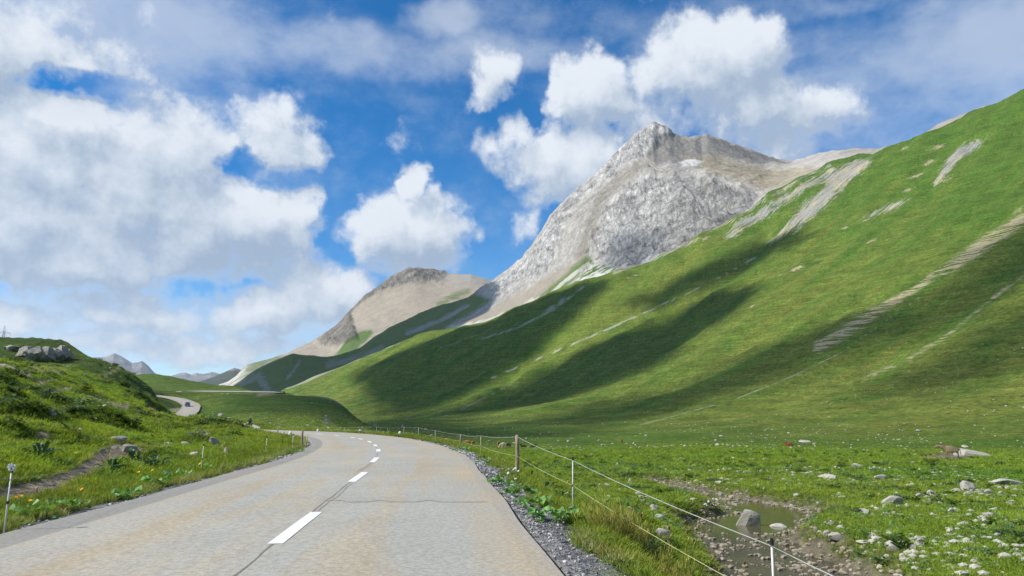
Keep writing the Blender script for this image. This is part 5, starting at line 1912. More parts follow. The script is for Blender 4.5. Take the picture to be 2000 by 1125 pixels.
def tint_mat(name, rough=.8, spec=.2, trans=0.0, var=.3, tip=None):
    m, nt, b = new_mat(name)
    at = nt.new('ShaderNodeAttribute', attribute_name='tint', attribute_type='INSTANCER')
    oi = nt.new('ShaderNodeObjectInfo')
    col = nt.mix(1.0, at.outputs['Color'], nt.ramp(oi.outputs['Random'], 0, 1, 1 - var, 1 + var, False), 'MULTIPLY')
    if tip:
        ta = nt.new('ShaderNodeAttribute', attribute_name='tip')
        col = nt.mix(nt.math('MULTIPLY', ta.outputs['Fac'], tip[0]), col, nt.mix(1.0, col, (*tip[1], 1), 'MULTIPLY'))
    nt.put(b.inputs['Base Color'], col)
    b.inputs['Roughness'].default_value = rough
    b.inputs['Specular IOR Level'].default_value = spec
    if trans:
        tr = nt.new('ShaderNodeBsdfTranslucent')
        nt.put(tr.inputs['Color'], nt.mix(1.0, col, (1.25, 1.3, .7, 1), 'MULTIPLY'))
        mx = nt.new('ShaderNodeMixShader')
        mx.inputs[0].default_value = trans
        nt.l.new(b.outputs[0], mx.inputs[1])
        nt.l.new(tr.outputs[0], mx.inputs[2])
        nt.l.new(mx.outputs[0], m.node_tree.nodes['Material Output'].inputs['Surface'])
    return m


def source(me):
    return bpy.data.objects.new(me.name, me)


def pebble_src():
    bm = bmesh.new()
    bmesh.ops.create_icosphere(bm, subdivisions=1, radius=.5)
    rg = np.random.default_rng(4)
    for v in bm.verts:
        v.co *= rg.uniform(.7, 1.2)
        v.co.z *= .7
    me = bpy.data.meshes.new('pebble')
    bm.to_mesh(me)
    bm.free()
    me.materials.append(tint_mat('gravel_chips', .85, .25, 0, .5))
    return source(me)


def gravel():
    rg = np.random.default_rng(77)
    n = 26000
    i = rg.integers(0, len(RD) - 1, n)
    t = rg.random(n)
    c = RD[i] * (1 - t)[:, None] + RD[i + 1] * t[:, None]
    nn = RN[i]
    side = np.where(rg.random(n) < .72, 1, -1)
    wid = np.where(side > 0, .95, .55)
    lat = HALF - .04 + np.abs(rg.normal(size=n)) * wid * .42
    x, y = c[:, 0] + nn[:, 0] * lat * side, c[:, 1] + nn[:, 1] * lat * side
    edge = lat - HALF
    r = np.hypot(x, y)
    patch = fbm(x / 1.6, y / 1.6, 3, 78)
    ok = (y > 3) & (r < 75) & (rg.random(n) < np.clip(26 / r, .12, 1) * 1.0)
    ok &= (side > 0) & (edge < .72 + .55 * patch) | (side < 0) & ((edge < .22 + .5 * patch) | ((r > 22) & (r < 46) & (edge < .8)))
    ok &= (y > 3) & (r < 80)
    x, y, r, lat = x[ok], y[ok], r[ok], lat[ok]
    m = len(x)
    s = (.016 + .03 * rg.random(m) ** 2) * np.clip(r / 11, 1, 3)
    z = gz_at(x, y) + s * .25
    g_ = rg.uniform(.16, .42, m)[:, None] * np.array([[1, .985, .97]])
    gn_scatter('gravel', PEB, np.stack([x, y, z], 1), np.stack([s * 1.2, s, s], 1), np.stack([rg.uniform(-.5, .5, m), rg.uniform(-.5, .5, m), rg.uniform(0, 6.28, m)], 1), g_)


PEB = pebble_src()
gravel()


# ------------------------------------------------------------------ grass and low herbs
def tuft_src(name, blades, h, spread, wid, seed, mat, bend=.5, head=False):
    rg = np.random.default_rng(seed)
    V, Fq, Ft, tip = [], [], [], []
    for _ in range(blades):
        a = rg.uniform(0, 6.28)
        q = rg.random() ** .6 * spread
        bx, by = math.cos(a) * q, math.sin(a) * q
        hh = h * rg.uniform(.55, 1.15)
        la = a + rg.normal() * .6
        lean = bend * rg.uniform(.2, 1.2) * hh
        wa = rg.uniform(0, 6.28)
        w = wid * rg.uniform(.7, 1.3)
        dx, dy = math.cos(wa) * w / 2, math.sin(wa) * w / 2
        mx, my, mz_ = bx + math.cos(la) * lean * .35, by + math.sin(la) * lean * .35, hh * .6
        ex, ey = bx + math.cos(la) * lean, by + math.sin(la) * lean
        b = len(V)
        V += [(bx - dx, by - dy, -.03), (bx + dx, by + dy, -.03), (mx + dx * .8, my + dy * .8, mz_), (mx - dx * .8, my - dy * .8, mz_), (ex, ey, hh)]
        tip += [0, 0, .6, .6, 1]
        Fq.append((b, b + 1, b + 2, b + 3))
        Ft.append((b + 3, b + 2, b + 4))
        if head and rg.random() < .45:
            b = len(V)
            V += [(ex - .006, ey, hh - .02), (ex + .006, ey, hh - .02), (ex + .009, ey + .004, hh + .03), (ex - .009, ey - .004, hh + .03), (ex, ey, hh + .06)]
            tip += [1] * 5
            Fq.append((b, b + 1, b + 2, b + 3))
            Ft.append((b + 3, b + 2, b + 4))
    me = np_mesh(name, np.array(V), [np.array(Fq), np.array(Ft)], False)
    me.materials.append(mat)
    if len(me.vertices) == len(tip):
        set_val(me, 'tip', np.array(tip))
    return source(me)


def herb_src(name, leaves, size, seed, mat, rise=.25):
    """A low plant of small oval leaves."""
    rg = np.random.default_rng(seed)
    V, Fc, tip = [], [], []
    for _ in range(leaves):
        a, el = rg.uniform(0, 6.28), rg.uniform(.1, 1.1)
        d = Vector((math.cos(a) * math.cos(el), math.sin(a) * math.cos(el), math.sin(el)))
        base = d * size * rg.uniform(.15, .75) * Vector((1, 1, rise * 2)).length / 1.2
        base.z = abs(base.z) * rise * 2
        L = size * rg.uniform(.28, .5)
        out = Vector((math.cos(a + rg.normal() * .5), math.sin(a + rg.normal() * .5), rg.uniform(-.3, .5))).normalized()
        side = out.cross(Vector((rg.normal() * .3, rg.normal() * .3, 1))).normalized() * L * .34
        b = len(V)
        V += [base, base + out * L * .45 + side, base + out * L + Vector((0, 0, -.05 * L)), base + out * L * .45 - side]
        tip += [0, .6, 1, .6]
        Fc.append((b, b + 1, b + 2, b + 3))
    me = np_mesh(name, np.array([tuple(v) for v in V]), np.array(Fc), False)
    me.materials.append(mat)
    if len(me.vertices) == len(tip):
        set_val(me, 'tip', np.array(tip))
    return source(me)


M_GRASS = tint_mat('grass_blades', .75, .2, .35, .28, (.6, (1.55, 1.35, 1.1)))
M_HERB = tint_mat('herb_leaves', .6, .3, .25, .3, (.5, (1.3, 1.25, 1.1)))
TUFTS = [tuft_src('grass_tuft', 26, .12, .10, .010, 1, M_GRASS, .7), tuft_src('grass_tuft', 30, .17, .12, .010, 2, M_GRASS, .9), tuft_src('coarse_tuft', 22, .16, .17, .022, 3, M_GRASS, .9)]
TALL = tuft_src('tall_grass', 30, .46, .11, .008, 5, M_GRASS, .42, True)
HERB = herb_src('herb', 22, .16, 6, M_HERB, .3)
SHRUB = herb_src('dwarf_shrub', 120, .42, 8, M_HERB, .55)


def cover_at(x, y):
    r, phi = np.maximum(np.hypot(x, y), RAD[0]), np.arctan2(x, y)
    i = np.clip(np.rint(np.log(r / RAD[0]) / math.log(RAD[1] / RAD[0])), 0, NR - 1).astype(int)
    j = np.clip(np.rint(np.interp(phi, PHI, np.arange(len(PHI)))), 0, len(PHI) - 1).astype(int)
    return cover[i, j]


def places(n, seed, r0, r1, px0, px1, k):
    """Random places of the near ground, denser close by; away from road, bed and bare earth."""
    rg = np.random.default_rng(seed)
    p0, p1 = float(px_ray(px0, 900)[0]), float(px_ray(px1, 900)[0])
    phi = p0 + (p1 - p0) * rg.random(n)
    u = rg.random(n)
    r = (r0 ** k + u * (r1 ** k - r0 ** k)) ** (1 / k)
    x, y = r * np.sin(phi), r * np.cos(phi)
    d, _ = road_rel(x, y)
    col = cover_at(x, y)
    bare = (col[:, 0] > .16) & (col[:, 0] > col[:, 1] * .98)
    sd = poly_sd(x, y, BED)
    e = fbm(x / 1.6, y / 1.6, 3, 78)
    right = phi > float(px_ray(760, 850)[0])
    lim = np.where(right, .62 + .55 * e, .10 + .45 * e) + .05
    ok = (d > HALF + np.maximum(lim, .04)) & (sd < -.35) & ~bare
    col = np.where((col[:, 0] > col[:, 1] * .92)[:, None], np.array([[.085, .115, .03]]), col)
    return rg, x, y, r, d, col, ok


def lay(name, src, x, y, size, col, rg, up=0.0, flat=None, lean=.25):
    m = len(x)
    z = gz_at(x, y) + up
    s = np.stack([size, size, size if flat is None else size * flat], 1)
    rot = np.stack([rg.normal(size=m) * lean, rg.normal(size=m) * lean, rg.uniform(0, 6.28, m)], 1)
    return gn_scatter(name, src, np.stack([x, y, z], 1), s, rot, col)


for k, src in enumerate(TUFTS):
    rg, x, y, r, d, col, ok = places((52000, 52000, 115000)[k], 200 + k, 5.0, (45, 60, 290)[k], -260, 2420, (.75, .6, .5)[k])
    x, y, r, d, col = x[ok], y[ok], r[ok], d[ok], col[ok]
    size = np.clip((r / 22) ** .55, .75, (1.25, 1.5, 2.4)[k]) * rg.uniform(.6, 1.25, len(x)) * (1 + .5 * np.clip(fbm(x / 3.2, y / 3.2, 3, 90), -.5, 1))
    c = col * np.array([1.95, 1.8, 1.4])
    dry = sstep(.05, .5, fbm(x / 2.2, y / 2.2, 3, 95)) * sstep(HALF + 4.5, HALF + .8, d)
    c = c + (np.array([.25, .245, .06]) - c) * (dry * .5)[:, None]
    pasture = sstep(HALF + 3.0, HALF + 6.0, d) * (np.arctan2(x, y) > -.12)
    c = c * (1 + .18 * pasture)[:, None]
    keepf = rg.random(len(x)) > sstep(110, 280, r)
    x, y, size, c, pasture, d = x[keepf], y[keepf], size[keepf], c[keepf], pasture[keepf], d[keepf]
    bank = sstep(HALF + 1.2, HALF + 4.0, d) * (np.arctan2(x, y) < -.12)
    c = c * (1 + .22 * bank)[:, None] + np.array([.03, .022, 0]) * (bank * (fbm(x / 2.0, y / 2.0, 3, 94) > 0))[:, None]
    lay('grass', src, x, y, size, c, rg, 0, .9 - .52 * pasture - .42 * bank)
# taller, straw-tipped grass on the verge by the fence
rg, x, y, r, d, col, ok = places(9000, 231, 4.5, 12.5, 1130, 1800, .8)
ok &= (d < HALF + 4.2) & (fbm(x / 1.4, y / 1.4, 3, 97) + .3 * (d - HALF - 1.9) > .12)
x, y, r, col = x[ok], y[ok], r[ok], col[ok]
lay('tall_grass', TALL, x, y, rg.uniform(.5, 1.0, len(x)), np.array([.26, .27, .08]) * rg.uniform(.7, 1.2, (len(x), 1)), rg, 0, None, .18)
rg, x, y, r, d, col, ok = places(2500, 232, 6, 40, -60, 640, .8)
ok &= (fbm(x / 2.4, y / 2.4, 3, 98) > .15)
x, y, r, col = x[ok], y[ok], r[ok], col[ok]
lay('tall_grass', TALL, x, y, rg.uniform(.25, .5, len(x)), np.array([.18, .215, .05]) * rg.uniform(.7, 1.2, (len(x), 1)), rg, 0, None, .18)
# herbs
rg, x, y, r, d, col, ok = places(36000, 233, 5, 75, -260, 2420, .6)
ok &= fbm(x / 1.9, y / 1.9, 3, 99) > .02
x, y, r, col = x[ok], y[ok], r[ok], col[ok]
lay('herbs', HERB, x, y, np.clip((r / 18) ** .5, .8, 2.0) * rg.uniform(.6, 1.3, len(x)), np.array([.10, .19, .05]) * rg.uniform(.6, 1.5, (len(x), 1)), rg)
# dwarf shrubs: left bank and hill, some in the meadow
rg, x, y, r, d, col, ok = places(3000, 234, 16, 270, -80, 480, .5)
ok &= (fbm(x / 5.5, y / 5.5, 3, 21) > .20 + .16 * rg.random(len(x))) & (d > HALF + 3.5)
sx_, sy_ = to_px(x, y, gz_at(x, y))
ok &= (r < 80) | (poly_sd(sx_, sy_, [(110, 660), (150, 690), (262, 735), (352, 785), (400, 806), (352, 812), (285, 795), (215, 755), (150, 722), (-60, 712), (-60, 690)]) > 0) | (rg.random(len(x)) < .12)
x, y, r, col = x[ok], y[ok], r[ok], col[ok]
lay('dwarf_shrubs', SHRUB, x, y, np.clip((r / 45) ** .5, .45, 1.7) * rg.uniform(.5, 1.1, len(x)), np.array([.075, .12, .032]) * rg.uniform(.6, 1.6, (len(x), 1)), rg, 0, .9)
rg, x, y, r, d, col, ok = places(5000, 235, 20, 160, 1020, 2060, .5)
ok &= (fbm(x / 4.5, y / 4.5, 3, 24) > .20) & (d > HALF + 3)
x, y, r, col = x[ok], y[ok], r[ok], col[ok]
lay('dwarf_shrubs', SHRUB, x, y, np.clip((r / 45) ** .4, .5, 1.3) * rg.uniform(.4, .9, len(x)), np.array([.07, .125, .03]) * rg.uniform(.6, 1.5, (len(x), 1)), rg, 0, .7)


# ------------------------------------------------------------------ fences
def wood_mat():
    m, nt, b = new_mat('weathered_wood')
    t = nt.new('ShaderNodeTexCoord')
    st = nt.vmath('MULTIPLY', t.outputs['Object'], (40, 40, 3))
    n1 = nt.noise(st, 1.0, 5, .65)
    n2 = nt.noise(t.outputs['Object'], 6.0, 4, .6)
    col = nt.mix(nt.ramp(n1.outputs['Fac'], .35, .65), (.17, .115, .075), (.40, .31, .22))
    col = nt.mix(nt.ramp(n2.outputs['Fac'], .5, .7, 0, .7), col, (.36, .33, .30))
    nt.put(b.inputs['Base Color'], col)
    bump = nt.new('ShaderNodeBump')
    bump.inputs['Distance'].default_value = .006
    nt.put(bump.inputs['Height'], n1.outputs['Fac'])
    nt.put(b.inputs['Normal'], bump.outputs[0])
    return m


M_WOOD = wood_mat()
M_ROD = plain('white_fibreglass', (.62, .60, .56), .45, .4, 0, .12, 20)
M_YROD = plain('yellowed_fibreglass', (.48, .44, .20), .5, .4, 0, .15, 20)
M_BLACK = plain('black_insulator', (.02, .02, .02), .5, .4, 0, .2, 20)
M_WHITEP = plain('white_plastic', (.72, .73, .72), .45, .4, 0, .08, 20)
M_WIRE = plain('fence_rope', (.44, .43, .41), .6, .3, 0, .2, 30)
M_YWIRE = plain('yellow_fence_rope', (.50, .47, .24), .6, .3, 0, .2, 30)


def offset_point(px, lat):
    """Where the line of sight through column px meets a line beside the road."""
    q = RD[:, :2] + RN * lat
    az = np.arctan2(q[:, 0], q[:, 1])
    dist = np.hypot(q[:, 0], q[:, 1])
    a = float(px_ray(px, 850)[0])
    ok = (q[:, 1] > 8) & (dist < 200)
    err = np.where(ok, np.abs(az - a), 9)
    i = int(np.argmin(err))
    return float(q[i, 0]), float(q[i, 1])


def at_range(px, py, r):
    phi, sl = px_ray(px, py)
    x, y = r * math.sin(float(phi)), r * math.cos(float(phi))
    return x, y


FENCE = [  # column, row of foot, kind, range (None: beside the road), height
    ((1.25, -.9), 1120, 'rod', 5.0, 1.0), (1508, 1125, 'rod', 6.9, .98), (1119, 1018, 'rod', 13.6, .93), (1010, 930, 'wood', 20.0, 1.06), (938.5, 890, 'yrod', 29.0, .82), (899.5, 870, 'wood', 38.5, .68),
    (850, 861, 'rod', 45.5, .74), (817, 855, 'rod', 54.5, .85), (789.5, 848, 'wood', 61.0, .82), (757, 845, 'yrod', 66.0, .66), (735, 848, 'rod', 69.0, .74), (707.5, 844, 'wood', 73.0, .70), (673, 841, 'rod', 78, .60), (646, 841, 'yrod', 81, .62),
    (621, 840, 'rod', 85, .62), (590, 838, 'yrod', 90, .60), (572, 838, 'rod', 95, .66), (553, 837, 'rod', 101, .62), (533, 836, 'rod', 108, .6)]


def wood_post(h, seed):
    rg = random.Random(seed)
    b = MB()
    rings = []
    for k in range(7):
        t = k / 6
        cx, cy = .012 * math.sin(seed + t * 3), .012 * math.cos(seed * 2 + t * 4)
        rr = .052 * (1.06 - .16 * t)
        rings.append([(cx + math.cos(a * math.pi / 4) * rr * (1 + .12 * rg.uniform(-1, 1)), cy + math.sin(a * math.pi / 4) * rr * (1 + .12 * rg.uniform(-1, 1)), -.25 + (h + .25) * t + (.03 * rg.uniform(-1, 1) if k == 6 else 0)) for a in range(8)])
    b.loft(rings)
    return b


def fence(name, spec, label, lat, wires, group=None):
    root = empty(name, (0, 0, 0))
    tag(root, label, 'fence', group)
    tops = []
    for k, (px, py, kind, r, h) in enumerate(spec):
        if isinstance(px, tuple):
            x, y = px
            px = 2600
        elif r is None:
            x, y = offset_point(px, lat)
        else:
            x, y = at_range(px, py, r)
        z = float(gz_at(x, y))
        phi, sl = px_ray(px, py)
        want = CAM_H + float(sl) * math.hypot(x, y)      # foot as seen
        foot = min(z, want + .15) if abs(z - want) < .6 else z
        lean = random.uniform(-.03, .03)
        if kind == 'wood':
            p = wood_post(h, k + 3).build('wooden_post', M_WOOD, root, True)
            q = MB()
            for zz in (h * .93, h * .5):
                q.tube([(.05, -.02, zz - .02), (.085, -.03, zz), (.05, -.02, zz + .02)], .009, 5)
            q.build('insulator', M_BLACK, p)
        else:
            b = MB()
            b.tube([(0, 0, -.25), (0, 0, h)], .0105, 8)
            p = b.build('fence_rod', M_YROD if kind == 'yrod' else M_ROD, root, True)
            q = MB()
            q.tube([(0, 0, h - .03), (0, 0, h + .03)], .016, 8)
            q.tube([(0, 0, h * .5 - .02), (0, 0, h * .5 + .02)], .016, 8)
            q.build('insulator', M_BLACK, p)
        p.location = (x, y, foot)
        p.rotation_euler = (random.uniform(-.02, .02), lean, random.uniform(0, 3))
        tops.append((x, y, foot, h))
    for frac, rad, mat in wires:
        for a, c in zip(tops[:-1], tops[1:]):
            pa, pc = Vector((a[0], a[1], a[2] + a[3] * frac)), Vector((c[0], c[1], c[2] + c[3] * frac))
            L = (pa - pc).length
            pts = [pa.lerp(pc, t / 6) - Vector((0, 0, .010 * L * 4 * (t / 6) * (1 - t / 6) * .5)) for t in range(7)]
            b = MB()
            b.tube(pts, rad, 5)
            b.build('wire', mat, root, True)
    return root


fence('pasture_fence', FENCE, 'long pasture fence of rods and wooden posts with two ropes along the right road edge', HALF + 1.1, ((.97, .0042, M_WIRE), (.50, .0036, M_YWIRE)))
LEFT = [(-420, 1000, 'rod', 13.0, .8), (12, 1000, 'rod', 11.6, .80), (393, 915, 'rod', 22.5, .76), (519, 887, 'rod', 31.0, .72), (571, 880, 'rod', 34.5, .74), (590, 871, 'wood', 38.5, .86), (542, 847, 'wood', 64, .62)]
lf = fence('bank_fence', LEFT, 'low fence of thin rods with one rope on the left bank above the road', -HALF - 2, ((.86, .0025, M_WIRE),))
# ribbon wound round the head of the first rod
rods = [c for c in lf.children if c.name.startswith('fence_rod')]
b = MB()
rg_ = random.Random(9)
for k in range(26):
    d = Vector((rg_.gauss(0, 1), rg_.gauss(0, 1), rg_.gauss(0, .8))).normalized()
    b.tube([(0, 0, .84), Vector((0, 0, .84)) + d * .05, Vector((0, 0, .83)) + d * .035 + Vector((rg_.uniform(-.03, .03), 0, rg_.uniform(-.03, .03)))], .006, 4)
b.build('rope_knot', M_WHITEP, rods[1])

# ------------------------------------------------------------------ guard stones and other road furniture
M_GUARD = plain('whitewashed_stone', (.66, .66, .64), .8, .2, 0, .2, 9)


def guard_stone(px, py, h_px, r, label):
    x, y = at_range(px, py, r)
    H = max(.45, h_px * r / F_PX)
    b = MB()
    rings = []
    for k, (t, w) in enumerate(((-.2, .15), (0, .15), (.35, .145), (.65, .135), (.85, .11), (.96, .06))):
        rings.append([(math.cos(a * math.pi / 5) * w, math.sin(a * math.pi / 5) * w * .85, t * H) for a in range(10)])
    b.loft(rings)
    o = b.build('guard_stone', M_GUARD, None, True)
    o.location = (x, y, float(gz_at(x, y)))
    return tag(o, label, 'guard stone', 'white guard stones of the bend')


guard_stone(567, 849, 9, 61.5, 'white guard stone on the inside of the bend, left of the wooden post')
guard_stone(621, 844, 5, 82.0, 'small grey-white guard stone on the outside of the bend, furthest to the left')
guard_stone(703, 845, 7, 72.0, 'white guard stone on the outside of the bend beside a wooden stake')
guard_stone(781, 851, 8, 60.0, 'white guard stone on the outside of the bend, nearest of them')

# ------------------------------------------------------------------ cows
def grown(name, joints, bones, sub=2):
    """One continuous body from joints (x, y, z, radius x, radius y) and bones."""
    me = bpy.data.meshes.new(name)
    me.from_pydata([j[:3] for j in joints], bones, [])
    o = bpy.data.objects.new(name, me)
    COL.objects.link(o)
    o.modifiers.new('skin', 'SKIN')
    for v, j in zip(me.skin_vertices[0].data, joints):
        v.radius = (j[3], j[4])
        v.use_root = False
    me.skin_vertices[0].data[0].use_root = True
    ss = o.modifiers.new('smooth', 'SUBSURF')
    ss.levels = ss.render_levels = sub
    dg = bpy.context.evaluated_depsgraph_get()
    out = bpy.data.meshes.new_from_object(o.evaluated_get(dg))
    bpy.data.objects.remove(o)
    bpy.data.meshes.remove(me)
    out.name = name
    out.polygons.foreach_set('use_smooth', [True] * len(out.polygons))
    return out


def cow_mesh(pose):
    """Head towards -x; origin on the ground below the belly."""
    J, B = [], []

    def add(p, r, link_to=None):
        J.append((p[0], p[1], p[2], r[0], r[1]))
        if link_to is not None:
            B.append((link_to, len(J) - 1))
        return len(J) - 1
    lie = pose == 'lying'
    dz = -.62 if lie else 0
    rump = add((.72, 0, 1.06 + dz), (.30, .36))
    mid = add((.18, 0, .98 + dz), (.40, .46), rump)
    chest = add((-.42, 0, 1.0 + dz), (.36, .44), mid)
    with_ = add((-.62, 0, 1.12 + dz), (.22, .28), chest)
    if pose == 'grazing':
        pts = (((-.95, 0, .92), (.14, .2)), ((-1.2, 0, .55), (.11, .15)), ((-1.32, 0, .34), (.12, .14)), ((-1.40, 0, .10), (.085, .09)))
    elif pose == 'standing':
        pts = (((-.92, .03, 1.26), (.14, .2)), ((-1.15, .06, 1.38), (.12, .15)), ((-1.36, .10, 1.28), (.115, .13)), ((-1.60, .14, 1.10), (.085, .09)))
    else:
        pts = (((-.86, .05, .78), (.14, .2)), ((-1.02, .12, .95), (.12, .15)), ((-1.20, .22, .92), (.115, .13)), ((-1.38, .34, .80), (.085, .09)))
    k = with_
    ids = []
    for p, r in pts:
        k = add(p, r, k)
        ids.append(k)
    hd, hp = ids[2], pts[2][0]
    for s in (-1, 1):      # ears and horns
        e = add((hp[0] + .10, hp[1] + s * .16, hp[2] + .08), (.04, .03), ids[1])
        add((hp[0] + .13, hp[1] + s * .28, hp[2] + .05), (.03, .02), e)
    t = add((.93, 0, .98 + dz), (.05, .05), rump)          # tail
    t = add((1.0, .02, .62 + dz * .55), (.03, .03), t)
    add((1.0, .03, .36 + dz * .3), (.045, .045), t)
    for s in (-1, 1):
        if lie:
            a = add((-.5, s * .30, .16), (.10, .10), chest)
            add((-.85, s * .30, .10), (.06, .06), a)
            a = add((.5, s * .36, .2), (.16, .16), rump)
            add((.1, s * .44, .10), (.06, .06), a)
        else:
            a = add((-.46, s * .20, .72), (.10, .12), chest)
            a = add((-.47 - .05 * s, s * .20, .40), (.062, .065), a)
            a = add((-.47 - .08 * s, s * .20, .10), (.045, .05), a)
            add((-.50 - .08 * s, s * .20, .02), (.055, .06), a)
            a = add((.62, s * .21, .76), (.13, .17), rump)
            a = add((.74 + .05 * s, s * .21, .44), (.065, .075), a)
            a = add((.69 + .07 * s, s * .21, .12), (.045, .05), a)
            add((.66 + .07 * s, s * .21, .02), (.055, .06), a)
    return grown('cow', J, B, 2)


def hide(name, a, b, scale=1.6, thr=.55):
    m, nt, bs = new_mat(name)
    t = nt.new('ShaderNodeTexCoord')
    n_ = nt.noise(t.outputs['Object'], scale, 3, .5)
    n2 = nt.noise(t.outputs['Object'], 9, 4, .6)
    col = nt.mix(nt.ramp(n_.outputs['Fac'], thr, thr + .04), a, b)
    col = nt.mix(1.0, col, nt.ramp(n2.outputs['Fac'], .3, .7, .8, 1.2, False), 'MULTIPLY')
    nt.put(bs.inputs['Base Color'], col)
    return m


H_ORANGE = hide('orange_hide', (.42, .20, .075), (.55, .42, .28), 1.4, .64)
H_CREAM = hide('cream_hide', (.58, .47, .32), (.66, .58, .46), 1.6, .6)
H_TAUPE = hide('taupe_hide', (.21, .155, .095), (.15, .105, .065), 1.2, .55)
H_RED = hide('red_hide', (.23, .06, .028), (.55, .45, .38), 1.3, .66)
H_DARK = hide('dark_hide', (.03, .026, .024), (.5, .48, .45), 1.5, .66)
H_WHITE = hide('white_hide', (.62, .61, .58), (.06, .055, .05), 1.2, .6)
COWS = {k: cow_mesh(k) for k in ('grazing', 'standing', 'lying')}
H_CREAM_ = H_CREAM
for me in COWS.values():
    me.materials.append(H_ORANGE)


def cow(px, py, pose, mat, rz, label, size=1.0, rmin=60):
    x, y, z, r = ground_hit(px, py, rmin)
    o = link(bpy.data.objects.new('cow', COWS[pose]))
    o.location = (x, y, float(gz_at(x, y)) - .02)
    o.rotation_euler = (0, 0, rz)
    o.scale = (size,) * 3
    o.material_slots[0].link = 'OBJECT'
    o.material_slots[0].material = mat
    return tag(o, label, 'cow', 'cows grazing on the valley floor')


cow(1858, 894, 'standing', H_TAUPE, -.35, 'taupe cow standing at the left end of the long flat slab', 1.2)
cow(872, 865, 'grazing', H_ORANGE, math.pi, 'pale orange cow between the far fence posts, furthest left by the roadside', 1.05)
cow(914, 869, 'grazing', H_ORANGE, .15, 'orange cow grazing with lowered head left of its neighbour, behind the yellow rod', 1.05)
cow(924, 870, 'grazing', H_ORANGE, 1.25, 'orange cow seen from behind, right beside the grazing orange cow', 1.0)
cow(974, 873, 'standing', H_ORANGE, 1.45, 'deep orange cow standing left of the cream cow', 1.05)
cow(984, 875, 'grazing', H_CREAM, .35, 'cream cow between the deep orange cow and the brownish cow', 1.05)
cow(993, 875, 'grazing', H_TAUPE, .9, 'brownish grey cow just left of the near wooden post', 1.05)
cow(1023, 874, 'lying', H_DARK, .4, 'dark cow lying just right of the near wooden post', .95)
cow(1041, 874, 'lying', H_DARK, 2.6, 'black and white cow lying alone further right of the wooden post', 1.0)
cow(1214, 864, 'lying', H_ORANGE, 1.3, 'orange cow lying alone in the middle of the meadow', 1.0)
cow(1542, 871, 'lying', H_RED, .1, 'dark red cow lying in the meadow below the great slope', 1.15)
cow(786, 835, 'grazing', H_WHITE, 1.5, 'white cow with dark legs grazing on the far meadow behind the fence', 1.1, 120)
cow(747, 850, 'lying', H_ORANGE, .3, 'brown cow lying beyond the road edge of the bend', .95)
cow(755.5, 850, 'lying', H_CREAM, .2, 'cream cow lying beside the brown one beyond the bend', .95)

# ------------------------------------------------------------------ the blue car on the far road
M_BLUE = plain('blue_car_paint', (.035, .055, .22), .3, .5, .2, .08, 3)
M_GREYCAR = plain('dark_car_paint', (.03, .032, .038), .35, .5, .2, .1, 3)
M_GLASS = plain('car_glass', (.03, .04, .05), .08, .6, 0, .1, 3)
M_TYRE = plain('tyre_rubber', (.018, .018, .018), .85, .2, 0, .2, 20)
M_RIM = plain('wheel_rim', (.42, .42, .43), .35, .5, .6, .1, 20)
M_LAMP = plain('lamp_glass', (.75, .76, .78), .15, .6, 0, .05, 20)
M_REDL = plain('tail_lamp_glass', (.30, .02, .02), .2, .5, 0, .1, 20)
M_TRIM = plain('black_trim', (.02, .02, .022), .6, .3, 0, .1, 20)
M_PLATE = plain('number_plate', (.7, .7, .68), .5, .3, 0, .03, 20)


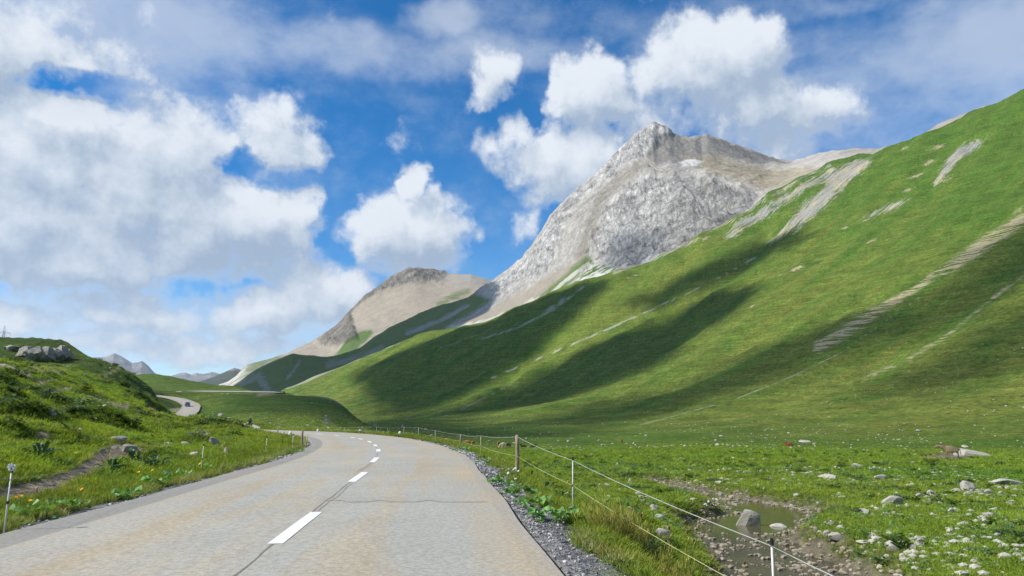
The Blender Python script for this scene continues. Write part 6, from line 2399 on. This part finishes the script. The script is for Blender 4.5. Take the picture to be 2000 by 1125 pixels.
def make_car(label, paint_, name='car'):
    root = empty(name)
    tag(root, label, 'car')
    # body along +y (front), lower shell by cross sections
    secs = [(-2.1, .62, .50, .72), (-2.02, .80, .32, .95), (-1.5, .87, .24, 1.0), (-.6, .89, .22, .99), (.6, .89, .22, .97), (1.3, .88, .24, .92), (1.85, .84, .28, .82), (2.08, .74, .34, .70), (2.14, .60, .42, .60)]
    b = MB()
    rings = []
    for y, w, z0, z1 in secs:
        zm = (z0 + z1) / 2
        rings.append([(-w * .9, y, z0), (w * .9, y, z0), (w, y, z0 + .12), (w, y, zm), (w * .96, y, z1 - .06), (w * .82, y, z1), (-w * .82, y, z1), (-w * .96, y, z1 - .06), (-w, y, zm), (-w, y, z0 + .12)])
    b.loft(rings)
    body = b.build('body', paint_, root, True)
    b = MB()
    rings = [[(-w, y, .93), (w, y, .93), (w * .8, y + dy, z1), (-w * .8, y + dy, z1)] for y, dy, w, z1 in ((-1.75, .35, .78, 1.40), (-.6, 0, .80, 1.50), (.2, -.05, .80, 1.48), (1.05, -.75, .78, 1.36))]
    b.loft(rings)
    b.build('cabin', paint_, root, False)
    g = MB()
    g.add([(-.70, 1.07, .98), (.70, 1.07, .98), (.60, .36, 1.36), (-.60, .36, 1.36)], [(0, 1, 2, 3)])
    g.build('windscreen', M_GLASS, root)
    g = MB()
    g.add([(.68, -1.77, .98), (-.68, -1.77, .98), (-.58, -1.45, 1.34), (.58, -1.45, 1.34)], [(0, 1, 2, 3)])
    g.build('rear_window', M_GLASS, root)
    for s in (-1, 1):
        for y0, y1 in ((-.95, -.08), (.0, .62)):
            g = MB()
            v = [(s * .808, y0, 1.0), (s * .808, y1 + .1, 1.0), (s * .672, y1 - .06, 1.40), (s * .672, y0 + .05, 1.40)]
            g.add(v if s > 0 else v[::-1], [(0, 1, 2, 3)])
            g.build('side_window', M_GLASS, root)
        g = MB()
        g.box((s * .62, 2.09, .62), (.32, .08, .13))
        g.build('headlight', M_LAMP, root)
        g = MB()
        g.box((s * .66, -2.06, .74), (.24, .07, .15))
        g.build('tail_light', M_REDL, root)
        g = MB()
        g.box((s * .98, .62, 1.0), (.17, .09, .12))
        g.build('mirror', paint_, root)
        for y in (-1.32, 1.36):
            w = MB()
            w.tube([(s * .70, y, .31), (s * .90, y, .31)], .31, 14)
            wo = w.build('wheel', M_TYRE, root, False)
            w = MB()
            w.tube([(s * .86, y, .31), (s * .915, y, .31)], .20, 10)
            w.build('rim', M_RIM, wo)
    g = MB()
    g.box((0, 2.13, .50), (.95, .06, .16))
    g.build('grille', M_TRIM, root)
    g = MB()
    g.box((0, 2.172, .40), (.50, .02, .11))
    g.build('number_plate', M_PLATE, root)
    return root


car = make_car('blue car coming down the far road beyond the left bank', M_BLUE)
s_car = arc_of(-119, 274)
cx_, cy_, cz_ = road_point(s_car, -1.3, .02)
car.location = (cx_, cy_, cz_)
car.rotation_euler = (0, 0, math.radians(203))
proto = make_car('dark car parked on the knoll, left of three', M_GREYCAR, 'parked_car')
note_children(proto)
for k, lab in enumerate(('dark car parked on the knoll, left of three', 'dark car parked on the knoll, middle of three', 'dark car parked on the knoll, right of three')):
    o = proto if k == 0 else copy_tree(proto)
    x, y = at_range(541 + 6 * k, 768, 462)
    o.location = (x, y, float(gz_at(x, y)))
    o.rotation_euler = (0, 0, .3 + .1 * k)
    o['label'] = lab
    o['group'] = 'cars parked on the knoll'

# ------------------------------------------------------------------ motorcycle and rider
M_MOTO = plain('black_motorcycle', (.03, .03, .035), .35, .5, .3, .1, 6)
M_SUIT = plain('dark_riding_suit', (.035, .04, .05), .7, .3, 0, .2, 10)
M_HELM = plain('dark_helmet', (.10, .12, .11), .3, .5, 0, .1, 6)
moto = empty('motorcycle')
tag(moto, 'black touring motorcycle riding away on the far side of the bend', 'motorcycle')
for y in (-.72, .74):
    w = MB()
    w.tube([(-.07, y, .31), (.07, y, .31)], .31, 16)
    wo = w.build('wheel', M_TYRE, moto)
    w = MB()
    w.tube([(-.08, y, .31), (.08, y, .31)], .19, 12)
    w.build('rim', M_RIM, wo)
b = MB()
b.loft([[(math.cos(a) * w, y, z + math.sin(a) * h) for a in [k * math.pi / 4 for k in range(8)]] for y, w, h, z in ((-.85, .10, .07, .82), (-.3, .16, .18, .66), (.15, .19, .24, .66), (.45, .16, .20, .80), (.62, .10, .12, .92))])
b.build('body', M_MOTO, moto, True)
b = MB(); b.tube([(0, .74, .31), (0, .52, .95)], .05, 8); b.tube([(-.36, .42, 1.05), (.36, .42, 1.05)], .02, 6); b.build('handlebar', M_TRIM, moto)
b = MB(); b.box((0, -.35, .84), (.28, .62, .10)); b.build('seat', M_TRIM, moto)
for s in (-1, 1):
    b = MB(); b.box((s * .33, -.68, .68), (.20, .46, .36)); b.build('pannier', M_MOTO, moto)
b = MB(); b.box((0, -.78, 1.0), (.42, .36, .28)); b.build('top_case', M_MOTO, moto)
b = MB(); b.box((0, -.92, .76), (.16, .05, .07)); b.build('tail_light', M_REDL, moto)
b = MB(); b.add([(-.2, .55, 1.0), (.2, .55, 1.0), (.16, .42, 1.32), (-.16, .42, 1.32)], [(0, 1, 2, 3)]); b.build('windshield', M_GLASS, moto)
s_m = arc_of(-45, 131)
mx_, my_, mz2 = road_point(s_m, 1.5, .01)
im = int(np.searchsorted(arc, s_m))
moto.location = (mx_, my_, mz2)
moto.rotation_euler = (0, 0, math.atan2(tang[im, 1], tang[im, 0]) - math.pi / 2)
PJ = [(0, -.30, .98, .17, .15), (0, -.26, 1.22, .17, .14), (0, -.18, 1.46, .20, .13), (0, -.12, 1.58, .075, .075), (0, -.08, 1.68, .10, .11),
      (.22, -.16, 1.46, .085, .085), (.34, .06, 1.24, .062, .062), (.30, .36, 1.10, .05, .05), (.29, .44, 1.07, .045, .04), (-.22, -.16, 1.46, .085, .085), (-.34, .06, 1.24, .062, .062), (-.30, .36, 1.10, .05, .05), (-.29, .44, 1.07, .045, .04),
      (.15, -.25, .93, .11, .12), (.27, .16, .80, .085, .09), (.24, -.02, .42, .062, .065), (.24, .16, .36, .05, .045), (-.15, -.25, .93, .11, .12), (-.27, .16, .80, .085, .09), (-.24, -.02, .42, .062, .065), (-.24, .16, .36, .05, .045)]
PB = [(0, 1), (1, 2), (2, 3), (3, 4), (2, 5), (5, 6), (6, 7), (7, 8), (2, 9), (9, 10), (10, 11), (11, 12), (0, 13), (13, 14), (14, 15), (15, 16), (0, 17), (17, 18), (18, 19), (19, 20)]
pm = grown('person', PJ, PB, 1)
pm.materials.append(M_SUIT)
person = link(bpy.data.objects.new('person', pm))
person.location = moto.location
person.rotation_euler = moto.rotation_euler
tag(person, 'motorcyclist in dark suit and helmet seated on the motorcycle at the bend', 'person')
b = MB()
b.loft([[(math.cos(k * math.pi / 5) * w, -.08 + math.sin(k * math.pi / 5) * w * 1.12, z) for k in range(10)] for z, w in ((1.58, .10), (1.63, .135), (1.72, .15), (1.80, .13), (1.86, .08), (1.88, .02))])
b.build('helmet', M_HELM, person, True)

# ------------------------------------------------------------------ pylon behind the left hill
M_STEEL = plain('galvanised_steel', (.20, .215, .225), .6, .4, .3, .15, 2)
pyl = empty('pylon')
tag(pyl, 'grey lattice power pylon standing behind the left hilltop', 'pylon')
HP = 27.0
b = MB()


def leg_pt(sx, sy, z):
    w = 1.9 * (1 - z / HP) ** .9 + .12
    return (sx * w, sy * w, z)


corners = [(-1, -1), (1, -1), (1, 1), (-1, 1)]
for sx, sy in corners:
    b.tube([leg_pt(sx, sy, z) for z in (0, 9, 18, HP)], .10, 4)
b.build('mast', M_STEEL, pyl)
b = MB()
zz = [0, 4, 7.5, 10.5, 13.2, 15.6, 17.8, 19.8, 21.6, 23.2]
for z0, z1 in zip(zz[:-1], zz[1:]):
    for k in range(4):
        c0, c1 = corners[k], corners[(k + 1) % 4]
        b.tube([leg_pt(*c0, z0), leg_pt(*c1, z1)], .055, 4)
        b.tube([leg_pt(*c1, z0), leg_pt(*c0, z1)], .055, 4)
        b.tube([leg_pt(*c0, z1), leg_pt(*c1, z1)], .05, 4)
b.build('bracing', M_STEEL, pyl)
for z, w in ((22.2, 3.7), (14.6, 4.6)):
    b = MB()
    for s in (-1, 1):
        b.tube([(s * w, 0, z), (0, -.4, z + 1.0)], .07, 4)
        b.tube([(s * w, 0, z), (0, .4, z - .1)], .07, 4)
        b.tube([(s * w, 0, z), (s * w, 0, z - 1.7)], .06, 5)
    b.build('cross_arm', M_STEEL, pyl)
x, y = at_range(8, 650, 590)
pyl.location = (x, y, CAM_H + float(px_ray(8, 636)[1]) * 590 - HP)
pyl.rotation_euler = (0, 0, .55)

# ------------------------------------------------------------------ plants that can be told apart
def leaf_mat(name, rgb, trans=.25):
    m, nt, b = new_mat(name)
    oi = nt.new('ShaderNodeObjectInfo')
    t = nt.new('ShaderNodeTexCoord')
    n_ = nt.noise(t.outputs['Object'], 9, 3, .6)
    k = nt.math('MULTIPLY', nt.ramp(oi.outputs['Random'], 0, 1, .72, 1.3, False), nt.ramp(n_.outputs['Fac'], .3, .7, .82, 1.18, False))
    col = nt.mix(1.0, (*rgb, 1), k, 'MULTIPLY')
    nt.put(b.inputs['Base Color'], col)
    b.inputs['Roughness'].default_value = .5
    b.inputs['Specular IOR Level'].default_value = .35
    tr = nt.new('ShaderNodeBsdfTranslucent')
    nt.put(tr.inputs['Color'], nt.mix(1.0, col, (1.3, 1.3, .6, 1), 'MULTIPLY'))
    mx = nt.new('ShaderNodeMixShader')
    mx.inputs[0].default_value = trans
    nt.l.new(b.outputs[0], mx.inputs[1])
    nt.l.new(tr.outputs[0], mx.inputs[2])
    nt.l.new(mx.outputs[0], m.node_tree.nodes['Material Output'].inputs['Surface'])
    return m


M_BUTTER = leaf_mat('butterbur_leaf', (.17, .33, .085))
M_DOCK = leaf_mat('dark_leaf', (.045, .10, .045))
M_YELLOW = plain('yellow_petals', (.85, .55, .02), .6, .2, 0, .1, 30)
M_ORANGE = plain('orange_petals', (.80, .36, .02), .6, .2, 0, .1, 30)
M_WHITEF = plain('white_petals', (.74, .70, .70), .6, .2, 0, .1, 30)
M_STEM = plain('green_stem', (.10, .17, .05), .6, .2, 0, .2, 30)
M_SEED = plain('brown_seed_head', (.13, .055, .035), .8, .2, 0, .35, 60)
M_STRAW = plain('yellow_green_stem', (.32, .31, .09), .7, .2, 0, .25, 30)


def leaf_mesh(name, kind, mat, seed):
    """A single broad leaf on its stalk, attached at the origin, lying towards +x."""
    rg = random.Random(seed)
    n = 11
    V, F_ = [], []
    if kind == 'round':
        cxl, zc = .16, .15
        V.append((cxl - .05, 0, zc))
        for k in range(n):
            a = math.pi * 2 * k / n
            rr = .115 * (1 + .10 * rg.uniform(-1, 1)) * (1 if abs(a - math.pi) > .5 else .55)
            V.append((cxl + math.cos(a) * rr, math.sin(a) * rr * 1.05, zc + .035 * math.cos(2 * a) + .02 * rg.uniform(-1, 1) + .02))
        F_ = [(0, 1 + k, 1 + (k + 1) % n) for k in range(n)]
    else:
        V = []
        m_ = 6
        for k in range(m_):
            t = k / (m_ - 1)
            w = .055 * math.sin(math.pi * (.12 + .86 * t)) ** .8
            x_, z_ = .03 + .30 * t, .05 + .20 * math.sin(t * 2.2) - .06 * t
            V += [(x_, -w, z_ + .018 + .01 * rg.uniform(-1, 1)), (x_, 0, z_), (x_, w, z_ + .018 + .01 * rg.uniform(-1, 1))]
        for k in range(m_ - 1):
            F_ += [(3 * k, 3 * k + 3, 3 * k + 4, 3 * k + 1), (3 * k + 1, 3 * k + 4, 3 * k + 5, 3 * k + 2)]
        V[0:0] = []
    b0 = len(V)
    ex = (.11, 0, .15) if kind == 'round' else (.035, 0, .055)
    V += [(-.006, 0, 0), (.006, 0, 0), (ex[0] + .006, .004, ex[2]), (ex[0] - .006, -.004, ex[2])]
    F_.append((b0, b0 + 1, b0 + 2, b0 + 3))
    me = bpy.data.meshes.new(name)
    me.from_pydata(V, [], F_)
    me.materials.append(mat)
    me.update()
    return me


BUTTER = [leaf_mesh('leaf', 'round', M_BUTTER, k) for k in range(4)]
DOCK = [leaf_mesh('leaf', 'long', M_DOCK, 20 + k) for k in range(4)]


def leafy(name, px, py, w_px, n, meshes, label, cat, group, seed, lift=.0, rmin=3.0, up=1.0):
    x, y, z, r = ground_hit(px, py, rmin)
    W = w_px * r / F_PX
    root = empty(name, (x, y, float(gz_at(x, y))))
    tag(root, label, cat, group)
    rg = random.Random(seed)
    for k in range(n):
        o = link(bpy.data.objects.new('leaf', meshes[k % len(meshes)]))
        o.parent = root
        a, q = rg.uniform(0, 6.28), rg.random() ** .6 * W * .38
        o.location = (math.cos(a) * q, math.sin(a) * q * .7, rg.uniform(-.02, .07 * up) + lift)
        o.rotation_euler = (rg.uniform(-.35, .35), rg.uniform(-.5, .25) * up, a + rg.uniform(-.9, .9))
        s = rg.uniform(.7, 1.25) * (.52 if meshes is BUTTER else .62) * (1 + .012 * r)
        o.scale = (s, s, s * rg.uniform(.8, 1.2))
    return root


for k, (px, py, w, n, lab) in enumerate((
        (1082, 1020, 84, 26, 'largest butterbur clump, beside the gravel right of the road, nearest the rod'),
        (1040, 992, 50, 16, 'butterbur clump on the gravel edge, second nearest at the right of the road'),
        (1012, 972, 50, 16, 'butterbur clump at the middle of the gravel edge right of the road'),
        (985, 950, 44, 14, 'butterbur clump below the white daisies on the gravel edge'),
        (945, 908, 40, 10, 'small butterbur patch on the gravel, left of the wooden post'),
        (903, 884, 26, 8, 'furthest butterbur patch on the gravel right of the road'),
        (128, 1000, 66, 20, 'largest butterbur clump at the left road edge, next to a gravel patch'),
        (60, 1015, 60, 14, 'butterbur clump nearest the lower left corner at the road edge'),
        (245, 976, 36, 12, 'low butterbur patch at the left road edge right of a gravel patch'),
        (300, 952, 46, 14, 'butterbur clump at the left road edge below the dark leaves'),
        (345, 936, 44, 12, 'butterbur clump in the middle of the left road edge'),
        (392, 922, 40, 10, 'butterbur clump at the left road edge under the thin rod'),
        (640 - 60, 888, 24, 6, 'furthest butterbur patch on the left, at the gravel of the inner bend'))):
    leafy('butterbur', px, py, w * 1.15, int(n * 1.35), BUTTER, lab, 'plant', 'butterbur clumps by the road', 300 + k)
for k, (px, py, w, n, lab) in enumerate((
        (1068, 962, 40, 18, 'dark leaved dock plant left of the rod on the right verge'),
        (1103, 980, 46, 20, 'dark leaved dock plant just left of the metal rod'),
        (1030, 932, 34, 12, 'dark leaved dock plant at the foot of the wooden post'),
        (1255, 1092, 70, 34, 'big dark leafy weed among the tall grass at the lower right'),
        (215, 922, 40, 16, 'dark leafy plant under the yellow-green stalk on the left'),
        (268, 905, 44, 18, 'dark leafy plant right of the bare earth patch'),
        (300, 918, 50, 20, 'dark leafy plant amid white stones on the left verge'),
        (80, 895, 44, 16, 'green leafy plant behind the first left rod'))):
    leafy('dock_plant', px, py, w, n, DOCK, lab, 'plant', 'dark leafy plants by the road', 400 + k, .03, 3.0, 1.6)


def bloom_mesh(name, mat, petals, rad, cup):
    b = MB()
    for k in range(petals):
        a = 2 * math.pi * k / petals
        d, s = Vector((math.cos(a), math.sin(a), 0)), Vector((-math.sin(a), math.cos(a), 0))
        b.add([(0, 0, 0), d * rad * .6 - s * rad * .25 + Vector((0, 0, cup * .6)), d * rad + Vector((0, 0, cup)), d * rad * .6 + s * rad * .25 + Vector((0, 0, cup * .6))], [(0, 1, 2, 3)])
    b.loft([[(math.cos(k * math.pi / 3) * rad * .3, math.sin(k * math.pi / 3) * rad * .3, z) for k in range(6)] for z in (.0, .012)])
    return b.mesh(name, mat)


BL_Y, BL_O, BL_W = bloom_mesh('bloom', M_YELLOW, 9, .026, .012), bloom_mesh('bloom', M_ORANGE, 10, .026, .008), bloom_mesh('bloom', M_WHITEF, 10, .024, .004)
st_ = MB()
st_.tube([(0, 0, -.02), (.008, .004, .5), (0, 0, 1.0)], .004, 4)
STEM = st_.mesh('stem', M_STEM)


def flower(name, px, py, bloom, label, group, h=.26, size=1.0, cat='flower'):
    """A flower whose head shows at (px, py)."""
    x, y, z, r = ground_hit(px, py + h * 900 / max(4, ground_hit(px, py)[3]), 3.0)
    root = empty(name, (x, y, float(gz_at(x, y))))
    tag(root, label, cat, group)
    for me, nm in ((STEM, 'stem'), (bloom, 'bloom')):
        o = link(bpy.data.objects.new(nm, me))
        o.parent = root
        if nm == 'stem':
            o.scale = (1, 1, h)
        else:
            o.location = (0, 0, h)
            k = 1.35 * size * max(1.0, (r / 17) ** .8)
            o.scale = (k, k, k)
            o.rotation_euler = (random.uniform(.3, .9), random.uniform(-.3, .3), random.uniform(0, 6))
    return root


def where_left(px, py):
    for x0, x1, t in ((-10, 60, 'in the lower left corner'), (60, 140, 'right of the first left rod'), (140, 200, 'beside the trodden earth'), (200, 280, 'below the bare earth patch'),
                      (280, 395, 'on the left verge before the second rod'), (395, 460, 'just right of the second left rod'), (460, 640, 'near the inner bend')):
        if x0 <= px < x1:
            return t
    return 'on the right verge'


for k, (px, py) in enumerate(((105, 904), (118, 906), (146, 896), (51, 919), (172, 947), (183, 955), (157, 972), (67, 976), (28, 985), (55, 995), (428, 904), (433, 893), (438, 897), (403, 901), (262, 900), (253, 913), (269, 931), (296, 929), (384, 921), (389, 918),
                              (478, 894), (401, 869), (444, 898), (36, 990), (190, 962), (505, 884), (548, 872))):
    orange = k in (6, 7, 8, 10, 13, 20)
    hue = 'orange' if orange else 'yellow'
    tall = ('short', 'slender', 'upright', 'nodding')[k % 4]
    flower('yellow_flower', px, py, BL_O if orange else BL_Y, f'{tall} {hue} flower {where_left(px, py)}', 'yellow flowers of the verges', .2 + .03 * (k % 4))
for px, py, lab in ((1108, 985, 'yellow flower left of the metal rod on the right verge'), (1174, 1014, 'yellow flower just right of the metal rod'), (1202, 1021, 'pair-forming yellow flower by the grey rock, upper one'),
                    (1206, 1025, 'pair-forming yellow flower by the grey rock, lower one'), (1262, 1092, 'orange-yellow flower in front of the big dark weed')):
    flower('yellow_flower', px, py, BL_Y, lab, 'yellow flowers of the verges', .28, 1.15)
rd = random.Random(5)
for k in range(26):
    px, py = rd.gauss(998, 13), rd.gauss(928, 8)
    flower('daisy', px, py, BL_W, 'white daisy in the patch at the foot of the near wooden post', 'white daisies by the wooden post', .24, .95)
for k in range(14):
    flower('daisy', rd.uniform(1376, 1400), rd.uniform(978, 992), BL_W, 'white cotton flower in the tuft on the near bank of the pool', 'white flowers by the pool', .2, .9)


def seed_plant(px, py, h_px, label, spread=True, rmin=3.0, head=M_SEED):
    """A tall stalk with narrow bracts and a brown seed head; (px, py) is the head."""
    x, y, z, r = ground_hit(px, py + h_px, rmin)
    h = max(.25, h_px * r / F_PX * 1.02)
    root = empty('thistle', (x, y, float(gz_at(x, y))), random.uniform(0, 6))
    tag(root, label, 'plant', 'seed-headed plants of the verge')
    b = MB()
    b.tube([(0, 0, -.03), (.012, .01, h * .5), (0, 0, h)], [.008, .006, .005], 6)
    b.build('stem', M_STRAW, root)
    b = MB()
    b.loft([[(math.cos(k * math.pi / 4) * w, math.sin(k * math.pi / 4) * w, h + z_) for k in range(8)] for z_, w in ((-.03, .008), (-.01, .022), (.02, .026), (.045, .016), (.06, .006))])
    b.build('seed_head', head, root)
    for k in range(9):
        t = .25 + .75 * k / 8
        a = k * 2.4
        L = .09 * (1.3 - .5 * t)
        d, s = Vector((math.cos(a), math.sin(a), .9)), Vector((-math.sin(a), math.cos(a), 0))
        base = Vector((0, 0, h * t))
        b = MB()
        b.add([base - s * .008, base + s * .008, base + d * L * .6 + s * .010, base + d * L, base + d * L * .6 - s * .010], [(0, 1, 2, 3, 4)])
        b.build('bract', M_STRAW, root)


seed_plant(1254, 1014, 58, 'brown seed head on a pale stalk left of the tall weeds')
seed_plant(1346, 1050, 72, 'dark brown seed head right of the lichen covered rock')
seed_plant(1358, 1066, 60, 'shorter reddish seed head beside the dark brown one')
seed_plant(1206, 1006, 40, 'small seed head rising by the flat grey rock')
seed_plant(1110, 946, 46, 'yellow-green seed stalk left of the metal rod', True, 3.0, M_STRAW)
seed_plant(1458, 1112, 60, 'brown seed head at the bottom beside the stream channel')
seed_plant(1238, 1030, 50, 'reddish seed stalk by the flowers on the right verge')
seed_plant(1309, 1040, 55, 'rusty seed stalk in front of the big grey rock')
seed_plant(210, 886, 22, 'yellow-green stalk standing on the bare earth of the left bank', True, 3.0, M_STRAW)
